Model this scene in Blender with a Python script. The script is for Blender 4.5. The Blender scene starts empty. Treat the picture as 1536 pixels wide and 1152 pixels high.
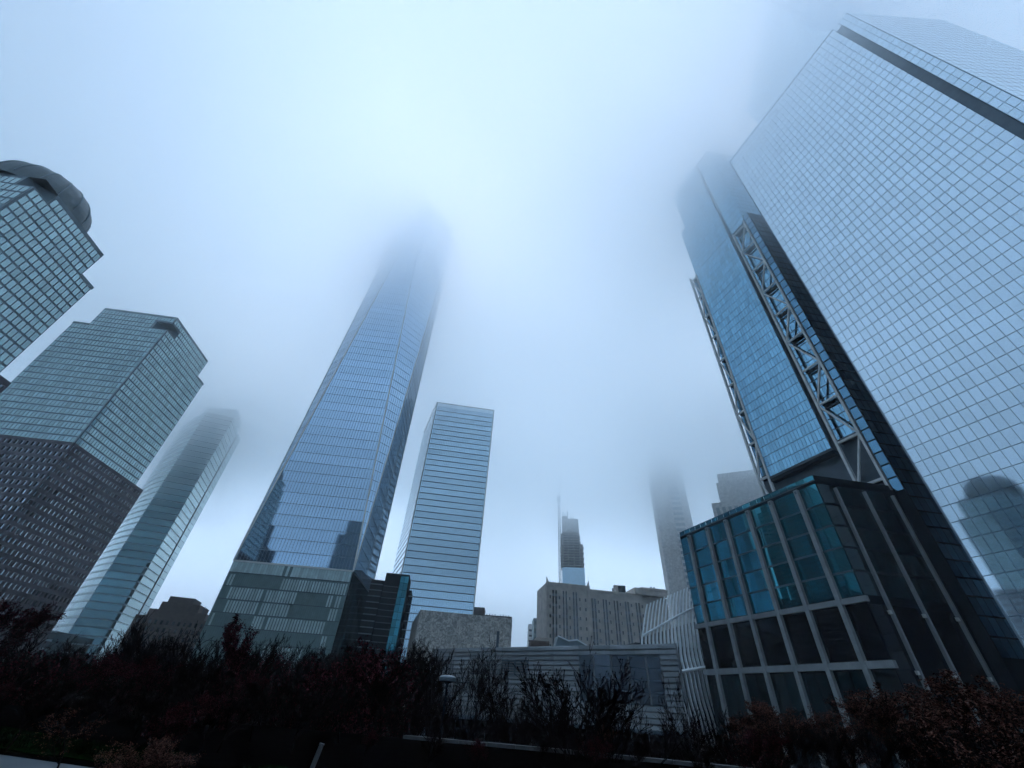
import bpy, math, random
from mathutils import Matrix, Vector

scene = bpy.context.scene
COL = scene.collection
rad = math.radians

# ------------------------------------------------------------------ camera
CAM_Z = 9.0
R = ((0.9973131513752835, 0.07325624952112263, 0.0),
     (-0.0451971009333539, 0.6153149179698706, 0.7869846083570833),
     (0.05765154083908945, -0.7848700998444459, 0.6169726300323608))
cam_data = bpy.data.cameras.new('camera')
cam = bpy.data.objects.new('camera', cam_data)
COL.objects.link(cam)
cam_data.sensor_width = 36.0
cam_data.lens = 610.0 / 1536.0 * 36.0
cam_data.clip_start = 0.1
cam_data.clip_end = 20000.0
cam.matrix_world = Matrix(((R[0][0], -R[0][1], -R[0][2], 0), (R[1][0], -R[1][1], -R[1][2], 0),
                           (R[2][0], -R[2][1], -R[2][2], CAM_Z), (0, 0, 0, 1)))
scene.camera = cam

# ------------------------------------------------------------------ sky, sun, exposure
SUN_EL, SUN_AZ = rad(62), rad(-4)
world = bpy.data.worlds.new('World')
scene.world = world
world.use_nodes = True
wn = world.node_tree
bg = wn.nodes['Background']
sky = wn.nodes.new('ShaderNodeTexSky')
sky.sky_type = 'NISHITA'
sky.sun_disc = False
sky.sun_elevation = SUN_EL
sky.sun_rotation = SUN_AZ
sky.air_density = 1.0
sky.dust_density = 1.2
sky.ozone_density = 1.4
wn.links.new(sky.outputs[0], bg.inputs[0])
bg.inputs[1].default_value = 0.15
sun_data = bpy.data.lights.new('sun', 'SUN')
sun_data.energy = 0.5
sun_data.angle = rad(75)
sun_data.color = (1.0, 0.97, 0.92)
sun = bpy.data.objects.new('sun', sun_data)
COL.objects.link(sun)
sun.rotation_euler = Vector((math.sin(SUN_AZ) * math.cos(SUN_EL), math.cos(SUN_AZ) * math.cos(SUN_EL),
                             math.sin(SUN_EL))).to_track_quat('Z', 'Y').to_euler()
vs = scene.view_settings
vs.view_transform = 'Standard'
vs.look = 'None'
vs.exposure = 1.53
vs.gamma = 1.0
cy = scene.cycles
cy.max_bounces = 16
cy.volume_bounces = 12
cy.diffuse_bounces = 2
cy.glossy_bounces = 3
cy.transmission_bounces = 2
cy.caustics_reflective = False
cy.caustics_refractive = False
cy.use_adaptive_sampling = True
cy.adaptive_threshold = 0.03
cy.use_denoising = True

# ------------------------------------------------------------------ materials
def new_mat(name):
    m = bpy.data.materials.new(name)
    m.use_nodes = True
    return m, m.node_tree.nodes, m.node_tree.links, m.node_tree.nodes['Principled BSDF']

def _vary(N, L, bsdf, col, var, noise=0.0, nscale=1.0):
    """base colour varied piece by piece, and by a soft noise for wear"""
    geo = N.new('ShaderNodeNewGeometry')
    oi = N.new('ShaderNodeObjectInfo')
    add = N.new('ShaderNodeMath'); add.operation = 'ADD'
    L.new(geo.outputs['Random Per Island'], add.inputs[0]); L.new(oi.outputs['Random'], add.inputs[1])
    fr = N.new('ShaderNodeMath'); fr.operation = 'FRACT'
    L.new(add.outputs[0], fr.inputs[0])
    mr = N.new('ShaderNodeMapRange')
    mr.inputs[3].default_value = 1 - var; mr.inputs[4].default_value = 1 + var
    L.new(fr.outputs[0], mr.inputs[0])
    fac = mr.outputs[0]
    if noise:
        tc = N.new('ShaderNodeTexCoord')
        nz = N.new('ShaderNodeTexNoise'); nz.inputs['Scale'].default_value = nscale; nz.inputs['Detail'].default_value = 5
        L.new(tc.outputs['Object'], nz.inputs['Vector'])
        m2 = N.new('ShaderNodeMapRange'); m2.inputs[1].default_value = .3; m2.inputs[2].default_value = .7
        m2.inputs[3].default_value = 1 - noise; m2.inputs[4].default_value = 1 + noise
        L.new(nz.outputs['Fac'], m2.inputs[0])
        mu = N.new('ShaderNodeMath'); mu.operation = 'MULTIPLY'
        L.new(fac, mu.inputs[0]); L.new(m2.outputs[0], mu.inputs[1]); fac = mu.outputs[0]
    sc = N.new('ShaderNodeVectorMath'); sc.operation = 'SCALE'
    sc.inputs[0].default_value = col
    L.new(fac, sc.inputs['Scale'])
    L.new(sc.outputs[0], bsdf.inputs['Base Color'])

def mirror_glass(name, col, rough=.045, var=.1, wave=.0, wscale=.3, metallic=1.0):
    m, N, L, b = new_mat(name)
    b.inputs['Metallic'].default_value = metallic
    b.inputs['Roughness'].default_value = rough
    b.inputs['IOR'].default_value = 1.6
    _vary(N, L, b, col, var)
    if wave:
        tc = N.new('ShaderNodeNewGeometry')
        nz = N.new('ShaderNodeTexNoise'); nz.inputs['Scale'].default_value = wscale; nz.inputs['Detail'].default_value = 1
        L.new(tc.outputs['Position'], nz.inputs['Vector'])
        bp = N.new('ShaderNodeBump'); bp.inputs['Strength'].default_value = wave; bp.inputs['Distance'].default_value = .02
        L.new(nz.outputs['Fac'], bp.inputs['Height']); L.new(bp.outputs[0], b.inputs['Normal'])
    return m

def dark_glass(name, col, rough=.04, ior=1.55, var=.3):
    m, N, L, b = new_mat(name)
    b.inputs['Roughness'].default_value = rough
    b.inputs['IOR'].default_value = ior
    _vary(N, L, b, col, var)
    return m

def solid(name, col, rough=.7, var=.06, noise=.12, nscale=.4, metallic=0.0, spec=.4):
    m, N, L, b = new_mat(name)
    b.inputs['Specular IOR Level'].default_value = spec
    b.inputs['Roughness'].default_value = rough
    b.inputs['Metallic'].default_value = metallic
    _vary(N, L, b, col, var, noise, nscale)
    return m

M = {}
M['glass_mirror'] = mirror_glass('pale blue mirror glass', (.62, .73, .80), var=.035, wave=.05)
M['glass_blue'] = mirror_glass('blue curtain wall glass', (.22, .42, .55), var=.13, wave=.08)
M['glass_periwinkle'] = mirror_glass('steel blue curtain wall glass', (.46, .61, .75), var=.035, wave=.06)
M['glass_slate'] = mirror_glass('slate blue floor glass', (.52, .67, .75), var=.06, wave=.05)
M['glass_sea'] = mirror_glass('sea green office glass', (.33, .44, .445), var=.14, wave=.10)
M['glass_teal'] = mirror_glass('teal lobby glass', (.036, .185, .225), var=.45, wave=.12, rough=.03)
M['glass_black'] = dark_glass('black glass', (.001, .0015, .004), ior=1.25)
M['glass_dark_teal'] = dark_glass('dark teal glass', (.003, .014, .018), ior=1.45)
M['glass_window'] = mirror_glass('window glass', (.42, .48, .50), var=.3, rough=.08)
M['mullion'] = solid('dark mullion metal', (.06, .085, .105), .45)
M['mullion_sea'] = solid('grey green mullion metal', (.15, .20, .22), .5)
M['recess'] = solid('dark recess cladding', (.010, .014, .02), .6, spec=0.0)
M['steel'] = solid('grey painted steel', (.23, .245, .245), .5, noise=.15)
M['bright_steel'] = solid('brushed bright steel', (.62, .62, .58), .35, noise=.08, metallic=.3)
M['white_steel'] = solid('white painted steel', (.80, .84, .84), .45, noise=.1)
M['granite'] = solid('brown grey granite', (.085, .075, .085), .6, var=.12, noise=.2, nscale=.15)
M['stone_pale'] = solid('pale limestone', (.40, .355, .31), .85, var=.12, noise=.22, nscale=.2)
M['brick_brown'] = solid('brown brick', (.10, .075, .065), .9, noise=.2)
M['concrete'] = solid('weathered concrete', (.46, .45, .43), .9, noise=.25)
M['concrete_dark'] = solid('dark grey concrete', (.24, .25, .26), .9, noise=.2)  # darker grey than the other concrete, for cores and formwork
M['cladding'] = solid('ribbed zinc cladding', (.16, .17, .175), .45, var=.2, noise=.18, metallic=.6)
M['roof'] = solid('dark roof felt', (.05, .05, .055), .9, spec=0.0)
M['copper'] = solid('weathered copper dome', (.10, .13, .14), .5, noise=.15, nscale=.1)
M['teal_panel'] = solid('grey green glass panel', (.13, .20, .19), .3, var=.1)
M['fin_pale'] = solid('pale glass fin', (.46, .58, .56), .3, var=.15)
M['glass_grey_teal'] = mirror_glass('grey teal floor glass', (.10, .19, .21), var=.2, wave=.05)
M['glass_grey'] = mirror_glass('grey pavilion window glass', (.055, .07, .085), var=.3, rough=.1)
M['crown'] = mirror_glass('pale crown glass', (.62, .70, .74), rough=.12)
M['glass_dim'] = mirror_glass('dim window glass', (.055, .07, .08), var=.5, rough=.08)
M['glass_strip'] = mirror_glass('deep blue strip glass', (.12, .25, .35), var=.25, wave=.08)
M['mullion_pale'] = solid('blue grey mullion', (.19, .26, .31), .45)
M['truss_steel'] = solid('pale grey truss steel', (.62, .62, .59), .5, noise=.12)
M['bark'] = solid('wet dark bark', (.014, .011, .011), .9, noise=.3, nscale=2, spec=0.0)
M['twig'] = solid('dark twigs', (.015, .011, .011), .9, noise=.2, nscale=2, spec=0.0)
M['leaf_maroon'] = solid('maroon dead leaf', (.055, .015, .019), .6, var=.9, spec=0.0)
M['leaf_rust'] = solid('rust brown leaf', (.105, .048, .036), .6, var=.9, spec=0.0)
M['grass'] = solid('short winter grass', (.0025, .009, .002), 1.0, noise=.35, nscale=3, spec=0.0)
M['soil'] = solid('wet planting soil', (.0035, .003, .003), 1.0, noise=.3, nscale=2, spec=0.0)
M['paving'] = solid('wet grey paving', (.014, .015, .016), .8, noise=.2, nscale=.6, spec=.15)
M['path'] = solid('pale wet path paving', (.04, .05, .06), .5, noise=.15, nscale=1)
M['asphalt'] = solid('wet asphalt', (.02, .02, .021), .6, noise=.2, nscale=.5)
M['kerbstone'] = solid('pale granite kerb', (.06, .06, .06), .7, noise=.2, nscale=3)
M['ground'] = solid('city ground', (.04, .04, .04), .9, noise=.2, nscale=.05)

def marble_mat():
    m, N, L, b = new_mat('veined grey marble')
    b.inputs['Roughness'].default_value = .55
    geo = N.new('ShaderNodeNewGeometry')
    nz = N.new('ShaderNodeTexNoise'); nz.inputs['Scale'].default_value = .5; nz.inputs['Detail'].default_value = 5
    nz.inputs['Distortion'].default_value = 2.2
    L.new(geo.outputs['Position'], nz.inputs['Vector'])
    r = N.new('ShaderNodeValToRGB')
    r.color_ramp.elements[0].position = .40; r.color_ramp.elements[0].color = (.25, .235, .21, 1)
    r.color_ramp.elements[1].position = .62; r.color_ramp.elements[1].color = (.58, .545, .48, 1)
    L.new(nz.outputs['Fac'], r.inputs[0])
    mr = N.new('ShaderNodeMapRange'); mr.inputs[3].default_value = .82; mr.inputs[4].default_value = 1.15
    L.new(geo.outputs['Random Per Island'], mr.inputs[0])
    sc = N.new('ShaderNodeVectorMath'); sc.operation = 'SCALE'
    L.new(r.outputs[0], sc.inputs[0]); L.new(mr.outputs[0], sc.inputs['Scale'])
    L.new(sc.outputs[0], b.inputs['Base Color'])
    return m
M['marble'] = marble_mat()

# ------------------------------------------------------------------ mesh helpers
def D(az):
    return Vector((math.sin(rad(az)), math.cos(rad(az)), 0))
U, W5, V = D(-18.2), D(83), D(71.8)

class MB:
    """collects faces and links them as ONE mesh object"""
    def __init__(s):
        s.v = []; s.f = []; s.mi = []
    def quad(s, pts, mi=0):
        n = len(s.v); s.v += [tuple(p) for p in pts]; s.f.append(tuple(range(n, n + len(pts)))); s.mi.append(mi)
    def obox(s, o, ax, ay, az, x0, x1, y0, y1, z0, z1, mi=0, skip=()):
        n = len(s.v)
        for (x, y, z) in ((x0, y0, z0), (x1, y0, z0), (x1, y1, z0), (x0, y1, z0), (x0, y0, z1), (x1, y0, z1), (x1, y1, z1), (x0, y1, z1)):
            p = o + ax * x + ay * y + az * z
            s.v.append((p.x, p.y, p.z))
        for k, q in enumerate(((0, 3, 2, 1), (4, 5, 6, 7), (0, 1, 5, 4), (1, 2, 6, 5), (2, 3, 7, 6), (3, 0, 4, 7))):
            if k in skip: continue
            s.f.append(tuple(n + i for i in q)); s.mi.append(mi)
    def prism(s, poly, z0, z1, mi=0, bottom=True):
        n = len(s.v); k = len(poly)
        s.v += [(p[0], p[1], z0) for p in poly] + [(p[0], p[1], z1) for p in poly]
        for i in range(k):
            j = (i + 1) % k
            s.f.append((n + i, n + j, n + k + j, n + k + i)); s.mi.append(mi)
        s.f.append(tuple(n + k + i for i in range(k))); s.mi.append(mi)
        if bottom:
            s.f.append(tuple(n + i for i in reversed(range(k)))); s.mi.append(mi)
    def bar(s, a, b, w, h=None, mi=0):
        """rectangular bar from a to b"""
        a = Vector(a); b = Vector(b); t = (b - a); ln = t.length; t.normalize()
        side = t.cross(Vector((0, 0, 1)))
        if side.length < .05: side = t.cross(Vector((0.3, 1, 0)))
        side.normalize(); up = side.cross(t); h = h or w
        s.obox(a, t, side, up, 0, ln, -w / 2, w / 2, -h / 2, h / 2, mi)
    def tube(s, pts, radii, k=6, mi=0, cap=True):
        n0 = len(s.v)
        P = [Vector(p) for p in pts]
        for i, p in enumerate(P):
            t = (P[min(i + 1, len(P) - 1)] - P[max(i - 1, 0)]).normalized()
            a = t.cross(Vector((0.31, 0.17, 1.0)))
            if a.length < .05: a = t.cross(Vector((1, 0, 0)))
            a.normalize(); b = t.cross(a)
            for j in range(k):
                q = p + (a * math.cos(2 * math.pi * j / k) + b * math.sin(2 * math.pi * j / k)) * radii[i]
                s.v.append((q.x, q.y, q.z))
        for i in range(len(P) - 1):
            for j in range(k):
                a0 = n0 + i * k + j; a1 = n0 + i * k + (j + 1) % k
                s.f.append((a0, a1, a1 + k, a0 + k)); s.mi.append(mi)
        if cap:
            s.f.append(tuple(n0 + j for j in reversed(range(k)))); s.mi.append(mi)
            m = n0 + (len(P) - 1) * k
            s.f.append(tuple(m + j for j in range(k))); s.mi.append(mi)
    def mesh(s, name, mats, off=None):
        me = bpy.data.meshes.new(name)
        v = s.v if off is None else [(x - off[0], y - off[1], z - off[2]) for x, y, z in s.v]
        me.from_pydata(v, [], s.f)
        for m in (mats if isinstance(mats, (list, tuple)) else [mats]): me.materials.append(m)
        if any(s.mi): me.polygons.foreach_set('material_index', s.mi)
        return me

def link(name, me, parent=None, kind=None):
    o = bpy.data.objects.new(name, me)
    COL.objects.link(o)
    if parent: o.parent = parent
    if kind: o['kind'] = kind
    return o

def thing(name, label, cat, loc, group=None):
    o = bpy.data.objects.new(name, None)
    COL.objects.link(o)
    o.location = loc
    o.empty_display_size = .5
    o['label'] = label; o['category'] = cat
    if group: o['group'] = group
    return o

def part(name, mb, mats, parent, kind=None):
    return link(name, mb.mesh(name, mats, parent.location), parent, kind)

def structure(name, mb, mats):
    return link(name, mb.mesh(name, mats), None, 'structure')

def px_area(p, w, h):
    """size in the picture of a piece, used only to choose which pieces become parts of their own"""
    v = (p[0], p[1], p[2] - CAM_Z)
    x = sum(R[i][0] * v[i] for i in range(3)); y = sum(R[i][1] * v[i] for i in range(3)); z = sum(R[i][2] * v[i] for i in range(3))
    if z <= 1: return 0
    X, Y = 768 + 610 * x / z, 576 + 610 * y / z
    if not (-10 < X < 1546 and -10 < Y < 1162): return 0
    return w * h / (z * z)

RNG = random.Random(7)

class Facade:
    """a flat wall grid: panes (some as parts, the rest joined) on a core that shows between them"""
    pieces = {}
    def __init__(s, bld, P, d, out):
        s.b = bld; s.P = Vector((P[0], P[1], 0)); s.d = d; s.n = out
    def at(s, a, o, z):
        return s.P + s.d * a + s.n * o + Vector((0, 0, z))
    def panes(s, a0, a1, nc, z0, z1, nr, fw, fh, mat, name='glass_pane', thick=.12, o=0.0, tilt=.25, skip=None):
        cw, rh = (a1 - a0) / nc, (z1 - z0) / nr
        lst = Facade.pieces.setdefault((s.b.name, name, mat.name), [])
        for r in range(nr):
            for c in range(nc):
                if skip and skip(c, r): continue
                ce = s.at(a0 + (c + .5) * cw, o, z0 + (r + .5) * rh)
                lst.append((px_area(ce, cw, rh), ce, s.d, s.n, cw * fw, rh * fh, thick, tilt, mat, s.b, name))
    def box(s, mb, a0, a1, o0, o1, z0, z1, mi=0):
        mb.obox(s.P, s.d, s.n, Vector((0, 0, 1)), a0, a1, o0, o1, z0, z1, mi)

def flush_panes(limit=280):
    cache = {}
    for (bn, name, mn), lst in Facade.pieces.items():
        lst.sort(key=lambda t: -t[0])
        rest = MB(); b = lst[0][9]
        for i, (ar, ce, d, n, w, h, th, tilt, mat, bld, nm) in enumerate(lst):
            rz = RNG.gauss(0, rad(tilt)); rx = RNG.gauss(0, rad(tilt))
            d2 = (d + n * rz).normalized(); z2 = (Vector((0, 0, 1)) + n * rx).normalized(); n2 = n
            if i < limit and ar > 0:
                key = (round(w, 3), round(h, 3), th, mat.name)
                if key not in cache:
                    m = MB(); m.obox(Vector((0, 0, 0)), Vector((1, 0, 0)), Vector((0, 1, 0)), Vector((0, 0, 1)), -w / 2, w / 2, -.05, th, -h / 2, h / 2, skip=(2,))
                    cache[key] = m.mesh(nm, mat)
                o = link(nm, cache[key], bld)
                # mesh y axis points outward
                o.matrix_local = Matrix(((d2.x, n2.x, z2.x, ce.x - bld.location.x), (d2.y, n2.y, z2.y, ce.y - bld.location.y),
                                         (d2.z, n2.z, z2.z, ce.z - bld.location.z), (0, 0, 0, 1)))
            else:
                rest.obox(ce, d2, n2, z2, -w / 2, w / 2, -.05, th, -h / 2, h / 2, skip=(2,))
        if rest.f: part(nm, rest, mat, b, 'stuff')
    Facade.pieces.clear()

Z3 = Vector((0, 0, 1))
def right_of(d):           # horizontal normal to the right of a direction
    return Vector((d.y, -d.x, 0))
def v2(v): return (v.x, v.y)

# ================================================================== STRUCTURE
g = MB(); g.obox(Vector((0, 0, 0)), Vector((1, 0, 0)), Vector((0, 1, 0)), Z3, -5900, 5900, -5900, 5900, -1.0, -.02)
structure('ground', g, M['ground'])
g = MB(); g.obox(Vector((0, 0, 0)), Vector((1, 0, 0)), Vector((0, 1, 0)), Z3, -160, 62, 45, 205, -.015, 0.0)
structure('plaza', g, M['paving'])
# streets that run past the park
g = MB(); g.quad([(-400, 30, .004), (400, 20, .004), (400, 42, .004), (-400, 44, .004)])
structure('road', g, M['asphalt'])
g = MB()
g.prism([(62, 60), (80, 60), (60, 220), (42, 220)], .008, .012)
structure('side_street', g, M['asphalt'])
# the raised park the picture is taken from
DK = 7.4
edge = [(-90, 36), (-40, 31), (-3.4, 26.2), (8, 23.6), (20, 19.5), (34, 13), (80, -20), (80, -60), (-90, -60)]
g = MB(); g.prism(edge[::-1], 0.02, DK)
structure('park_terrace', g, M['soil'])
g = MB(); g.prism([(-15, 14.2), (-7.4, 12.0), (-4.5, 9.2), (-5, 4), (-18, 4)][::-1], DK + .004, DK + .012)
structure('footpath', g, M['path'])
g = MB(); g.prism([(-40, 22), (-16, 18.5), (-8.2, 14.6), (-7.2, 12.6), (-15.5, 14.8), (-40, 17)][::-1], DK + .004, DK + .03)
g.prism([(-6.0, 12.2), (-3.0, 11.2), (-2.6, 13.5), (-5.4, 14.4)][::-1], DK + .004, DK + .03)
go = structure('lawn', g, M['grass'])
# grass blades over the lawn
g = MB()
for k in range(5200):
    if k % 3: x = RNG.uniform(-20, -7.6); t = (x + 20) / 12.4; y = RNG.uniform(16 - 3.0 * t, 19 - 4.0 * t)
    else: x = RNG.uniform(-5.8, -2.8); y = RNG.uniform(11.8, 13.6)
    a = RNG.uniform(0, 6.28); h = RNG.uniform(.05, .11); dx, dy = math.cos(a) * .012, math.sin(a) * .012
    lx, ly = RNG.gauss(0, .02), RNG.gauss(0, .02)
    g.quad([(x - dx, y - dy, DK + .02), (x + dx, y + dy, DK + .02), (x + lx, y + ly, DK + .03 + h)])
link('grass', g.mesh('grass', M['grass']), None, 'stuff')

# ================================================================== TOWERS ON THE RIGHT
# --- mirror glass tower at the right edge
P4 = Vector((114.2, 98.6, 0))
b = thing('glass_tower', 'huge pale blue mirror glass tower with a square grid at the right edge', 'tower', P4)
WO = D(-108.2)                       # west walls face this way
uS = -U
A = P4; Bn = P4 + uS * 62.0; Bi = Bn - WO * 2.2; Ci = P4 + uS * 64.4 - WO * 2.2; Cn = P4 + uS * 64.4; SW = P4 + uS * 68.1
SE = SW + D(90) * 43; NE = P4 + W5 * 58
core = MB()
core.prism([v2(q) for q in (A, NE, SE, SW, Cn, Ci, Bi, Bn)][::-1], 0, 257.6)
part('core', core, M['mullion_pale'], b)
up = MB()
lo = [(129.9, 85.5, 257.65), (132.9, 42.4, 257.65), (174, 40, 257.65), (176, 92, 257.65)]; hi = [(129.9, 85.5, 300), (132.9, 42.4, 342), (174, 40, 342), (176, 92, 306)]
for i in range(4): up.quad([lo[i], lo[(i + 1) % 4], hi[(i + 1) % 4], hi[i]])
up.quad([hi[0], hi[1], hi[2]]); up.quad([hi[0], hi[2], hi[3]]); up.quad(lo[::-1])
part('upper_storeys', up, M['glass_mirror'], b)
f = Facade(b, P4, uS, WO)
f.panes(0.12, 61.9, 29, 9.6, 257.4, 59, .955, .962, M['glass_mirror'], tilt=.11)
f.panes(64.5, 68.0, 2, 9.6, 257.4, 59, .95, .96, M['glass_mirror'], name='corner_pane', tilt=.16)
fs = Facade(b, SW, D(90), D(180))
fs.panes(.1, 42.9, 18, 9.6, 257.4, 59, .95, .96, M['glass_mirror'], name='side_pane', tilt=.12)
m = MB(); f.box(m, 0, 61.9, -.3, .35, 257.4, 258.6); part('parapet', m, M['glass_mirror'], b)
m = MB(); f.box(m, -.25, .02, -.2, .2, 0, 257.6); part('corner_trim', m, M['mullion_pale'], b)
m = MB()   # thin pale strips on the outer face of some panes, near the top edge
for k in range(70):
    c = RNG.randrange(3, 28); r = RNG.randrange(24, 46)
    a = .12 + c * 61.78 / 29; z = 9.6 + (r + 1) * 247.8 / 59
    f.box(m, a + .3, a + .3 + RNG.choice((.4, .6, 1.1)), .12, .135, z - .55, z - .38)
part('pale_strip', m, M['white_steel'], b, 'stuff')

# --- trussed tower with its columned podium
PC = Vector((92.9, 110.0, 0))
b = thing('trussed_tower', 'dark blue glass tower with grey steel trusses up both edges and a columned podium', 'tower', PC)
E3 = PC + W5 * 26
PN = PC + U * 61
core = MB()
core.prism([v2(q) for q in (PC, PN, PN + W5 * 27, PC + W5 * 27)], 0, 67.3)
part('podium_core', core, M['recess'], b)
fw = Facade(b, PC, U, WO)
fsP = Facade(b, PC, W5, D(173))
cols = [0, 6.3, 15.9, 25.4, 35.6, 45.0, 55.2, 61]
zs = [35.6, 41.6, 47.6, 53.5, 59.8, 66.2]
for i in range(7):
    n = 2 if i in (0, 6) else 4
    for k in range(5):
        fw.panes(cols[i] + .1, cols[i + 1] - .1, n, zs[k] + .25, zs[k + 1] - .2, 1, .97, .99, M['glass_teal'], name='podium_pane', tilt=.5)
    fw.panes(cols[i] + .1, cols[i + 1] - .1, 1, 22.2, 34.0, 1, .97, .98, M['glass_black'], name='dark_opening', tilt=.2)
    fw.panes(cols[i] + .1, cols[i + 1] - .1, max(1, n // 2), .6, 20.4, 1, .97, .98, M['glass_dark_teal'], name='street_pane', tilt=.2)
sc = [0, 5.3, 14.9, 24.4, 25.5]
for i in range(3):
    for k in range(5):
        fsP.panes(sc[i] + .1, sc[i + 1] - .1, 3, zs[k] + .25, zs[k + 1] - .2, 1, .97, .97, M['glass_dark_teal'], name='side_window', tilt=.3)
    fsP.panes(sc[i] + .1, sc[i + 1] - .1, 1, .6, 34, 2, .97, .98, M['glass_black'], name='dark_opening', tilt=.2)
for a in cols[1:7]:
    m = MB(); fw.box(m, a - .62, a + .62, .1, 1.2, 0, 66.0); c = part('column', m, M['steel'], b)
    m = MB(); fw.box(m, a - .3, a + .3, 1.2, 1.3, 64.7, 65.5); link('bracket', m.mesh('bracket', M['mullion'], b.location), c)
for a in sc[1:4]:
    m = MB(); fsP.box(m, a - .28, a + .28, .1, 1.0, 0, 65.0); c = part('column', m, M['steel'], b)
    for z in (32.2, 19.9):
        m = MB(); fsP.box(m, a - .9, a - .3, .3, .9, z - .4, z + .4); link('bracket', m.mesh('bracket', M['bright_steel'], b.location), c)
for z0, z1 in ((34.2, 35.5), (20.5, 22.0)):
    m = MB(); fw.box(m, -.9 if z0 > 30 else -.8, 61.2, .12, 1.05, z0, z1); part('beam', m, M['steel'], b)
for z in zs[1:5]:
    m = MB(); fw.box(m, 0.05, 60.9, -.02, .32, z - .22, z + .22); part('floor_edge', m, M['mullion'], b)
for k in range(20):
    m = MB(); fw.box(m, k * 3.05 + .1, k * 3.05 + 2.95, -.1, -.02, 67.3, 68.7); part('balustrade_pane', m, M['glass_teal'], b)
m = MB(); fw.box(m, 0, 61, -.16, 0, 68.7, 68.85); fw.box(m, 0, 61, -.2, .1, 66.9, 67.28); part('handrail', m, M['mullion'], b)
m = MB(); fsP.box(m, 0, 25.5, -.1, .15, 66.9, 68.6); part('side_parapet', m, M['recess'], b)
# tower
WOv = WO
ft = Facade(b, E3, U, WO)
def tower_poly(a0, a1, o=0.0, depth=46):
    return [v2(E3 + U * a0 + WO * o), v2(E3 + U * a1 + WO * o), v2(E3 + U * a1 + W5 * depth), v2(E3 + U * a0 + W5 * depth)]
m = MB()
m.prism(tower_poly(-3.5, 42.5, -2.6), 67.35, 222)
m.prism(tower_poly(0, 38.5, -1.0), 222, 268)
m.prism(tower_poly(0, 33.7, -1.0), 268, 310)
part('tower_core', m, M['mullion'], b)
m = MB(); ft.box(m, 10.4, 37.2, -2.7, 0, 86.6, 222); ft.box(m, 10.4, 33.6, -1.1, -.02, 222.02, 308)
part('central_bay', m, M['mullion'], b)
ft.panes(10.6, 37.0, 18, 87.2, 222, 31, .93, .95, M['glass_blue'], tilt=.22)
ft.panes(10.6, 33.4, 15, 222.2, 307.5, 19, .93, .95, M['glass_blue'], name='upper_pane', tilt=.22)
ft.panes(.3, 9.2, 5, 222.2, 307.5, 19, .95, .93, M['glass_blue'], name='upper_pane', o=-1.0, tilt=.2)
ft.panes(.9, 9.9, 4, 90, 221, 30, .94, .9, M['glass_blue'], name='bay_pane', o=-2.6, tilt=.3)
ft.panes(37.5, 42.2, 2, 90, 221, 30, .94, .9, M['glass_blue'], name='bay_pane', o=-2.6, tilt=.3)
# glazed corner strip beside the right hand truss
m = MB(); m.prism([v2(E3 + U * -3.5 + WO * .3), v2(E3 + U * -.6 + WO * .3), v2(E3 + U * -.6 - WO * 3), v2(E3 + U * -3.5 + W5 * 30)], 0, 224)
part('corner_strip', m, M['recess'], b)
fc = Facade(b, E3 + WO * .3, U, WO)
fc.panes(-3.4, -.7, 1, 66, 224, 36, .93, .88, M['glass_strip'], name='corner_pane', tilt=.3)
fc2 = Facade(b, E3 + U * -3.5 + WO * .3, W5, D(173))
fc2.panes(.1, 14, 6, 24, 224, 45, .93, .9, M['glass_strip'], name='side_window', tilt=.3)
fu = Facade(b, E3, W5, D(173))
fu.panes(.2, 22, 9, 222.3, 307.5, 19, .95, .92, M['glass_blue'], name='upper_pane', tilt=.2)
ft.panes(33.9, 38.4, 2, 222.3, 267.5, 10, .95, .92, M['glass_blue'], name='upper_pane', o=-1.0, tilt=.2)
# steel trusses
def truss(a_in, a_out, zs_, wide):
    s_ = 1 if a_in > a_out else -1
    m = MB(); ft.box(m, a_in - .42, a_in + .42, -.7, .4, 67.4, zs_[-1] + 1); part('truss_post', m, M['truss_steel'], b)
    m = MB(); ft.box(m, a_out - .4, a_out + .4, -.7, .4, 67.4, zs_[-1] + 3); part('truss_post', m, M['truss_steel'], b)
    for k, z in enumerate(zs_):
        m = MB(); m.bar(ft.at(a_in - .5 * s_, -.1, z), ft.at(a_out + .45 * s_, -.1, z), .55, .8); part('truss_strut', m, M['truss_steel'], b)
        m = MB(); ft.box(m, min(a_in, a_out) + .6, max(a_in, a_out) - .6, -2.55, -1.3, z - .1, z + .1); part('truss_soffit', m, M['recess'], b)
        if k + 1 < len(zs_):
            p, q = (a_out + .3 * s_, a_in - .3 * s_) if k % 2 else (a_in - .3 * s_, a_out + .3 * s_)
            m = MB(); m.bar(ft.at(p, -.12, z + .5), ft.at(q, -.12, zs_[k + 1] - .5), .6, .62); part('truss_brace', m, M['truss_steel'], b)
zt = [71.4 + 16.4 * k for k in range(10)]
truss(8.3, .3, zt, 8)
truss(37.6, 42.3, zt, 5)
# set-back floors between podium roof and tower
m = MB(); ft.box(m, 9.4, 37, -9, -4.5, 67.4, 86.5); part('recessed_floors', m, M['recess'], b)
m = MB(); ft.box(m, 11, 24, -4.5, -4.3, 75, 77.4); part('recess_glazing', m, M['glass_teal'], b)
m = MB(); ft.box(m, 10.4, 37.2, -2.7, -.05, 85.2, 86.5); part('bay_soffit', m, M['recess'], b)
m = MB(); ft.box(m, 10.2, 37.3, -.3, .25, 86.4, 87.0); part('bay_sill', m, M['mullion'], b)
for a in (19, 30):
    m = MB(); m.tube([ft.at(a, -3.4, 85.2), ft.at(a, -3.4, 84.3)], [.35, .35], 8); part('soffit_lamp', m, M['steel'], b)

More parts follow.
